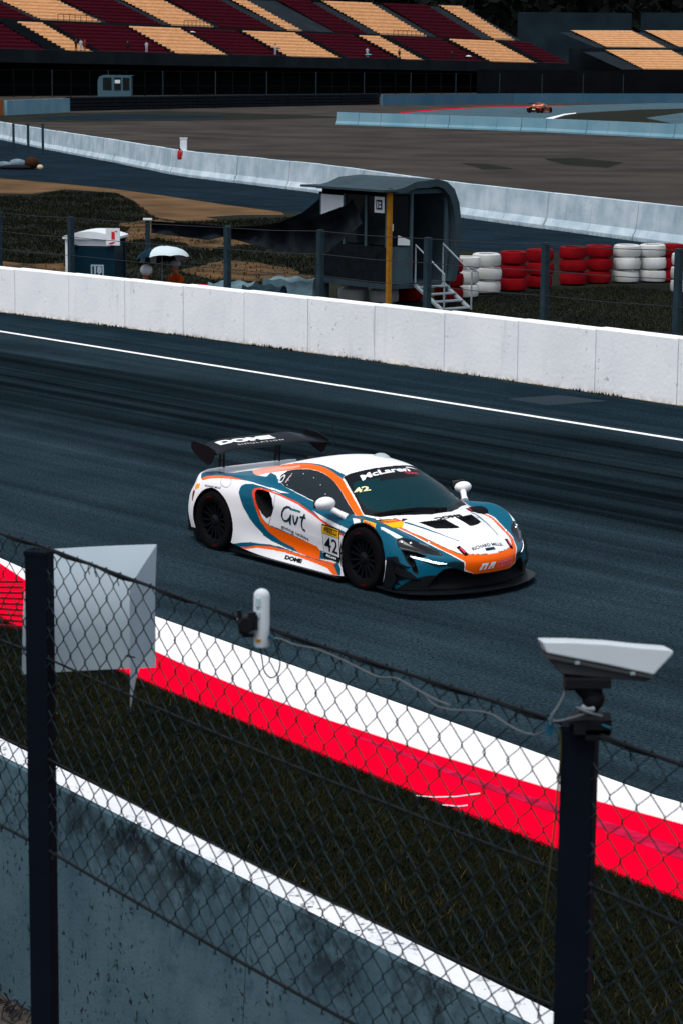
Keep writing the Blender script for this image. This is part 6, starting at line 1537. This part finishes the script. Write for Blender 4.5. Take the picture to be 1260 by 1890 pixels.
cable('cable', [on_f(505, 1178), on_f(520, 1180), on_f(545, 1190), on_f(580, 1197), on_f(610, 1208), on_f(640, 1222), on_f(680, 1242), on_f(700, 1250), on_f(730, 1252), on_f(760, 1268), on_f(800, 1290), on_f(830, 1302)], .0022, M['cable_g'], 'grey cable running along the top wire right of the antenna')
cable('cable', [on_f(780, 1278), on_f(800, 1300), on_f(830, 1310), on_f(870, 1312), on_f(905, 1318), on_f(940, 1340), on_f(965, 1352), on_f(990, 1356), on_f(1010, 1345)], .0022, M['cable_g'], 'grey cable drooping under the top wire left of the camera post')
b = MB(); s_ = fence_s(504); b.box(on_f(504, 1177, 0), (.022, .014, .007), Matrix.Rotation(R(18), 3, 'Y')); o = b.build('cable_tie', M['tie_b']); tag(o, 'blue tie wrapped on the top wire beside the antenna', 'tie')

# camera housing on the right post
dC = 4.40
cam_root = thing('security_camera', 'cream white camera housing on a black clamp above the right fence post', 'camera', far(1085, 1340, dC))
A_ = Vector((1, 0, 0)); D2 = Vector((-A_.y, A_.x, -.17))
O_ = far(995, 1181, dC+.03)
sc_ = 4.4/FPX
def CP(x, y): return (x-995)*sc_, -(y-1181)*sc_*.985
Z_ = Vector((0, 0, 1))
b = MB(); b.prism([CP(995, 1181), CP(1050, 1181), CP(1120, 1184), CP(1180, 1190), CP(1240, 1194), CP(1245, 1198), CP(1243, 1205), CP(1209, 1245), CP(1120, 1226), CP(1005, 1204)], .105, O_-D2*.045, A_, Z_, D2)
b.build('sunshield', M['housing'], cam_root, bevel=.004)
b = MB(); b.prism([CP(1004, 1206), CP(1120, 1229), CP(1208, 1247), CP(1207, 1252), CP(1120, 1236), CP(1003, 1213)], .098, O_-D2*.048, A_, Z_, D2); b.build('rim', M['housing_d'], cam_root)
b = MB(); b.prism([CP(1010, 1215), CP(1120, 1237), CP(1206, 1252), CP(1198, 1259), CP(1130, 1254), CP(1036, 1246), CP(1018, 1228)], .088, O_-D2*.038, A_, Z_, D2); b.build('body', M['housing_d'], cam_root, bevel=.003)
for px, py in ((1063, 1222), (1168, 1242)):
    u, v = CP(px, py); b = MB(); b.box(O_+A_*u+Z_*v-D2*.050, (.009, .006, .005)); b.build('latch', M['alu'], cam_root)
cq = lambda x, y, dd=0.: far(x, y, dC+dd)
b = MB(); b.box(cq(1082, 1256), (.085, .06, .016)); b.box(cq(1049, 1262), (.02, .03, .018)); b.tube([cq(1072, 1258), cq(1085, 1278), cq(1100, 1288)], [.022, .018, .02], 10); b.sphere(cq(1094, 1290), .022, 12, 8); b.tube([cq(1094, 1290), cq(1085, 1315), cq(1088, 1335)], [.02, .016, .03], 10)
b.box(cq(1090, 1335, -.02), (.07, .06, .028)); b.tube([cq(1050, 1333, -.03), cq(1125, 1332, -.03)], .011, 10); b.tube([cq(1112, 1328, -.04), cq(1126, 1326, -.04)], .012, 8); b.box(cq(1100, 1352, -.03), (.045, .04, .02)); b.build('bracket', M['black'], cam_root, smooth=True)
b = MB(); b.tube([cq(1073, 1303, -.025), cq(1082, 1310, -.03), cq(1096, 1308, -.028)], .004, 6); b.build('bolt', M['alu'], cam_root)
b = MB(); b.tube([cq(1110, 1338, -.05), cq(1126, 1344, -.05)], .003, 6); b.build('ring', M['tie_b'], cam_root)
cable('cable', [cq(1043, 1262), cq(1040, 1282, -.01), cq(1028, 1305, -.015), cq(1017, 1322, -.02), cq(1015, 1338, -.02)], .0028, M['cable_g'], 'grey cable dropping from the camera housing to the blue tie')
cable('cable', [cq(1020, 1331, -.03), cq(1035, 1330, -.04), cq(1058, 1324, -.05), cq(1080, 1317, -.06), cq(1094, 1311, -.06), cq(1080, 1310, -.06), cq(1064, 1306, -.05), cq(1088, 1316, -.07), cq(1110, 1322, -.06)], .0026, M['cable_g'], 'grey cable coiled round the camera bracket')
b = MB(); b.box(cq(1014, 1340, -.01), (.013, .016, .028), Matrix.Rotation(R(10), 3, 'Y')); o = b.build('cable_tie', M['tie_b']); tag(o, 'blue tie on the top wire left of the camera post', 'tie')
cable('cable', [cq(1028, 1342, -.03), cq(1033, 1352, -.03), cq(1033, 1400, -.03), cq(1029, 1450, -.02), cq(1022, 1530, -.01), cq(1012, 1620, 0), cq(1000, 1740, .05), cq(992, 1880, .1)], .002, mat('olive cable', (.05, .05, .02), .6), 'thin olive cable hanging down beside the right fence post')
# ------------------------------------------------------------------ grass, trees, spectators
M['grass'] = mat('dark grass blades', (.003, .0066, .0036), .9, scale=1.2, col2=(.012, .013, .004)); M['grass_far'] = mat('rough grass tufts', (.003, .0055, .003), .9, scale=.3, col2=(.0095, .011, .0045))
def blades(name, poly, n, h, wd, m, label, seed, lean=.6, clump=0., skip=False):
    rs = np.random.RandomState(seed); P = np.array([(p[0], p[1]) for p in poly]); lo_, hi_ = P.min(0), P.max(0)
    q = rs.uniform(lo_, hi_, (n*4, 2)); q = q[inpoly(q, P)][:n]
    if skip:
        k_ = np.zeros(len(q), bool)
        for p_ in PATCH: k_ |= inpoly(q, [(v[0], v[1]) for v in p_])
        q = q[~k_ | (rs.uniform(0, 1, len(q)) < .12)]
    if clump:
        f = np.sin(q[:, 0]*1.7+np.sin(q[:, 1]*.9)*2)+np.sin(q[:, 1]*1.3+q[:, 0]*.6); q = q[rs.uniform(-2, 2, len(q)) < f+clump]
    n_ = len(q); a = rs.uniform(0, 6.28, n_); hh_ = h*rs.uniform(.4, 1.3, n_); ww = wd*rs.uniform(.6, 1.4, n_); b_ = rs.uniform(0, 6.28, n_); ll = hh_*lean*rs.uniform(.2, 1.4, n_)
    dx = np.stack([np.cos(a), np.sin(a), 0*a], 1)*ww[:, None]; base = np.concatenate([q, np.zeros((n_, 1))], 1)
    tip = base+np.stack([np.cos(b_)*ll, np.sin(b_)*ll, hh_], 1)
    V = np.stack([base-dx, base+dx, tip], 1).reshape(-1, 3); F = np.arange(len(V)).reshape(-1, 3)
    me = npmesh(name, V, F, m, False); o_ = bpy.data.objects.new(name, me); COL.objects.link(o_); tag(o_, label, 'grass', kind='stuff'); return o_
vis = [at(x, y) for x, y in [(-40, 1120), (41, 1164), (270, 1263), (540, 1373), (830, 1497), (1030, 1572), (1260, 1668), (1500, 1785), (1500, 2140), (1260, 2010), (1030, 1885), (630, 1690), (315, 1530), (-40, 1355)]]
blades('grass', vis, 105000, .05, .0045, M['grass'], 'short dark grass between the kerb and the near wall', 3, .9)
blades('dry_grass', vis, 5000, .06, .004, mat('dry grass blades', (.030, .028, .010), .9, scale=2., col2=(.085, .072, .028)), 'scattered dry blades in the dark grass below the kerb', 14, .9, clump=.4)
# ragged grass edge over the kerb
edge = [at(x, y-3) for x, y in [(-40, 1122), (41, 1162), (270, 1261), (540, 1371), (830, 1495), (1030, 1570), (1260, 1666)]]+[at(x, y+7) for x, y in [(-40, 1122), (41, 1162), (270, 1261), (540, 1371), (830, 1495), (1030, 1570), (1260, 1666)]][::-1]
blades('grass_fringe', edge, 5000, .06, .006, M['grass'], 'ragged grass fringe along the red kerb', 4, 1.0)
fz = [at(x, y) for x, y in [(-30, 365), (60, 362), (120, 352), (215, 358), (250, 374), (290, 404), (330, 411), (480, 404), (560, 402), (600, 440), (600, 560), (420, 545), (200, 528), (-30, 505)]]
blades('rough_grass_tufts', fz, 60000, .085, .02, M['grass_far'], 'rough dark grass on the sandy ground behind the white wall', 5, .8, clump=.9, skip=True)
rz_ = [at(x, y) for x, y in [(790, 572), (850, 552), (1000, 536), (1150, 528), (1300, 545), (1300, 640), (1000, 603)]]
blades('verge_grass', rz_, 22000, .05, .010, M['grass_far'], 'short dark grass in front of the tyre stacks', 6, .9)
# shrubby mound silhouettes: tussocks
# dark twigs on the dirt path
b = MB(); rr = random.Random(9)
for i in range(60):
    p = at(rr.uniform(-30, 60), rr.uniform(1835, 1905), .03); a = rr.uniform(0, 6.28); l_ = rr.uniform(.03, .12); b.tube([p, p+Vector((math.cos(a)*l_, math.sin(a)*l_, rr.uniform(.0, .08)))], .004, 4)
o = b.build('twigs', M['dark_cloth']); tag(o, 'dark dry twigs on the dirt path at the foot of the near wall', 'twigs', kind='stuff')
# trees behind the stands: one far dark mass
rs = np.random.RandomState(2); N = 16000
M['far_leaf'] = mat('far dark foliage', (.0015, .003, .0025), .95, scale=.08, col2=(.004, .006, .005))
cx = rs.uniform(-160, 190, 170); cy = rs.uniform(690, 780, 170); ch = rs.uniform(16, 34, 170); cr = rs.uniform(7, 13, 170)
k = rs.randint(0, 170, N); v = rs.normal(size=(N, 3)); v /= np.linalg.norm(v, axis=1, keepdims=True); v *= rs.uniform(.6, 1, (N, 1))**.5
ctr = np.stack([cx[k]+v[:, 0]*cr[k], cy[k]+v[:, 1]*cr[k], np.maximum(.5, ch[k]*.55+v[:, 2]*ch[k]*.5)], 1)
t1 = rs.normal(size=(N, 3))*1.3; t2 = rs.normal(size=(N, 3))*1.3
V = np.stack([ctr-t1, ctr+t2, ctr+t1, ctr-t2], 1).reshape(-1, 3); F = np.arange(4*N).reshape(-1, 4)
me = npmesh('tree_line', V, F, M['far_leaf'], False); o = bpy.data.objects.new('tree_line', me); COL.objects.link(o); tag(o, 'dark mass of trees far behind the grandstands', 'trees', kind='stuff')
b = MB()
b.box((20, 800, 14), (700, 2, 28)); o = b.build('hill', M['far_leaf']); o['kind'] = 'structure'
# spectators on the stand
st_me = person_mesh('standing_body', pose('stand'), RAD, [M['dark_cloth'], M['skin'], M['boot']], split_for('stand'))
rd_me = st_me.copy(); rd_me.materials[0] = mat('dull red jacket', (.16, .015, .02), .8)
wt_me = st_me.copy(); wt_me.materials[0] = mat('pale jacket', (.35, .38, .42), .8)
def spect(px, py, back, me, label):
    s_, z = main.hit(px, py, back); zf_ = zf1(s_)+(zt1(s_)-zf1(s_))*(back/BK if back >= 0 else 0)
    v = main.P(s_, back, zf_+.35); o_ = add_person(me, label, v, R(150), 'spectators on the grandstand'); o_.scale = (1.25, 1.25, 1.25)
    b = MB(); b.sphere((0, -.01, 1.72), .115, 10, 6, (1, 1.1, .8)); e = b.build('hair', M['hair']); e.parent = o_; return o_
spect(141, 92, 1.0, st_me, 'leftmost spectator in dark clothes at the narrow tan block')
spect(150, 92, 1.0, wt_me, 'spectator in a pale jacket between dark and red ones at the narrow tan block')
spect(157, 92, 1.0, rd_me, 'spectator in a red jacket at the foot of the narrow tan block')
spect(236, 96, 1.0, st_me, 'spectator in dark clothes alone at the foot of the first wide red block')
spect(271, 97, 1.0, wt_me, 'spectator in a pale jacket by the right end of the first wide red block')
spect(508, 100, 1.5, wt_me, 'spectator in a pale jacket under a dark umbrella by the aisle')
spect(677, 112, 1.5, wt_me, 'spectator in a pale jacket under a blue umbrella left of a tan block')
spect(736, 112, 1.0, st_me, 'spectator in dark clothes in front of the narrow right tan block')
spect(833, 116, 1.0, st_me, 'spectator in dark clothes at the foot of the right red block')
def small_umb(px, py, back, m, label):
    s_, z = main.hit(px, py, back); b = MB(); p = Vector(main.P(s_, back, z)); b.lathe([(0, .25), (.4, .17), (.72, 0), (.7, -.02), (0, .2)], 10, p); b.tube([p+Vector((0, 0, .1)), p-Vector((0, 0, .9))], .03, 5)
    o_ = b.build('umbrella', m); tag(o_, label, 'umbrella')
small_umb(512, 90, 1.5, M['umb_t'], 'dark umbrella over a spectator by the aisle of the grandstand')
small_umb(679, 101, 1.5, mat('sky blue umbrella', (.08, .30, .42), .7), 'small blue umbrella over a spectator left of a tan block')
small_umb(355, 60, 11., M['umb_w'], 'white umbrella high in the second red block of the lower tier')
small_umb(864, 104, 3., M['umb_w'], 'white umbrella in the right red block of the lower tier')
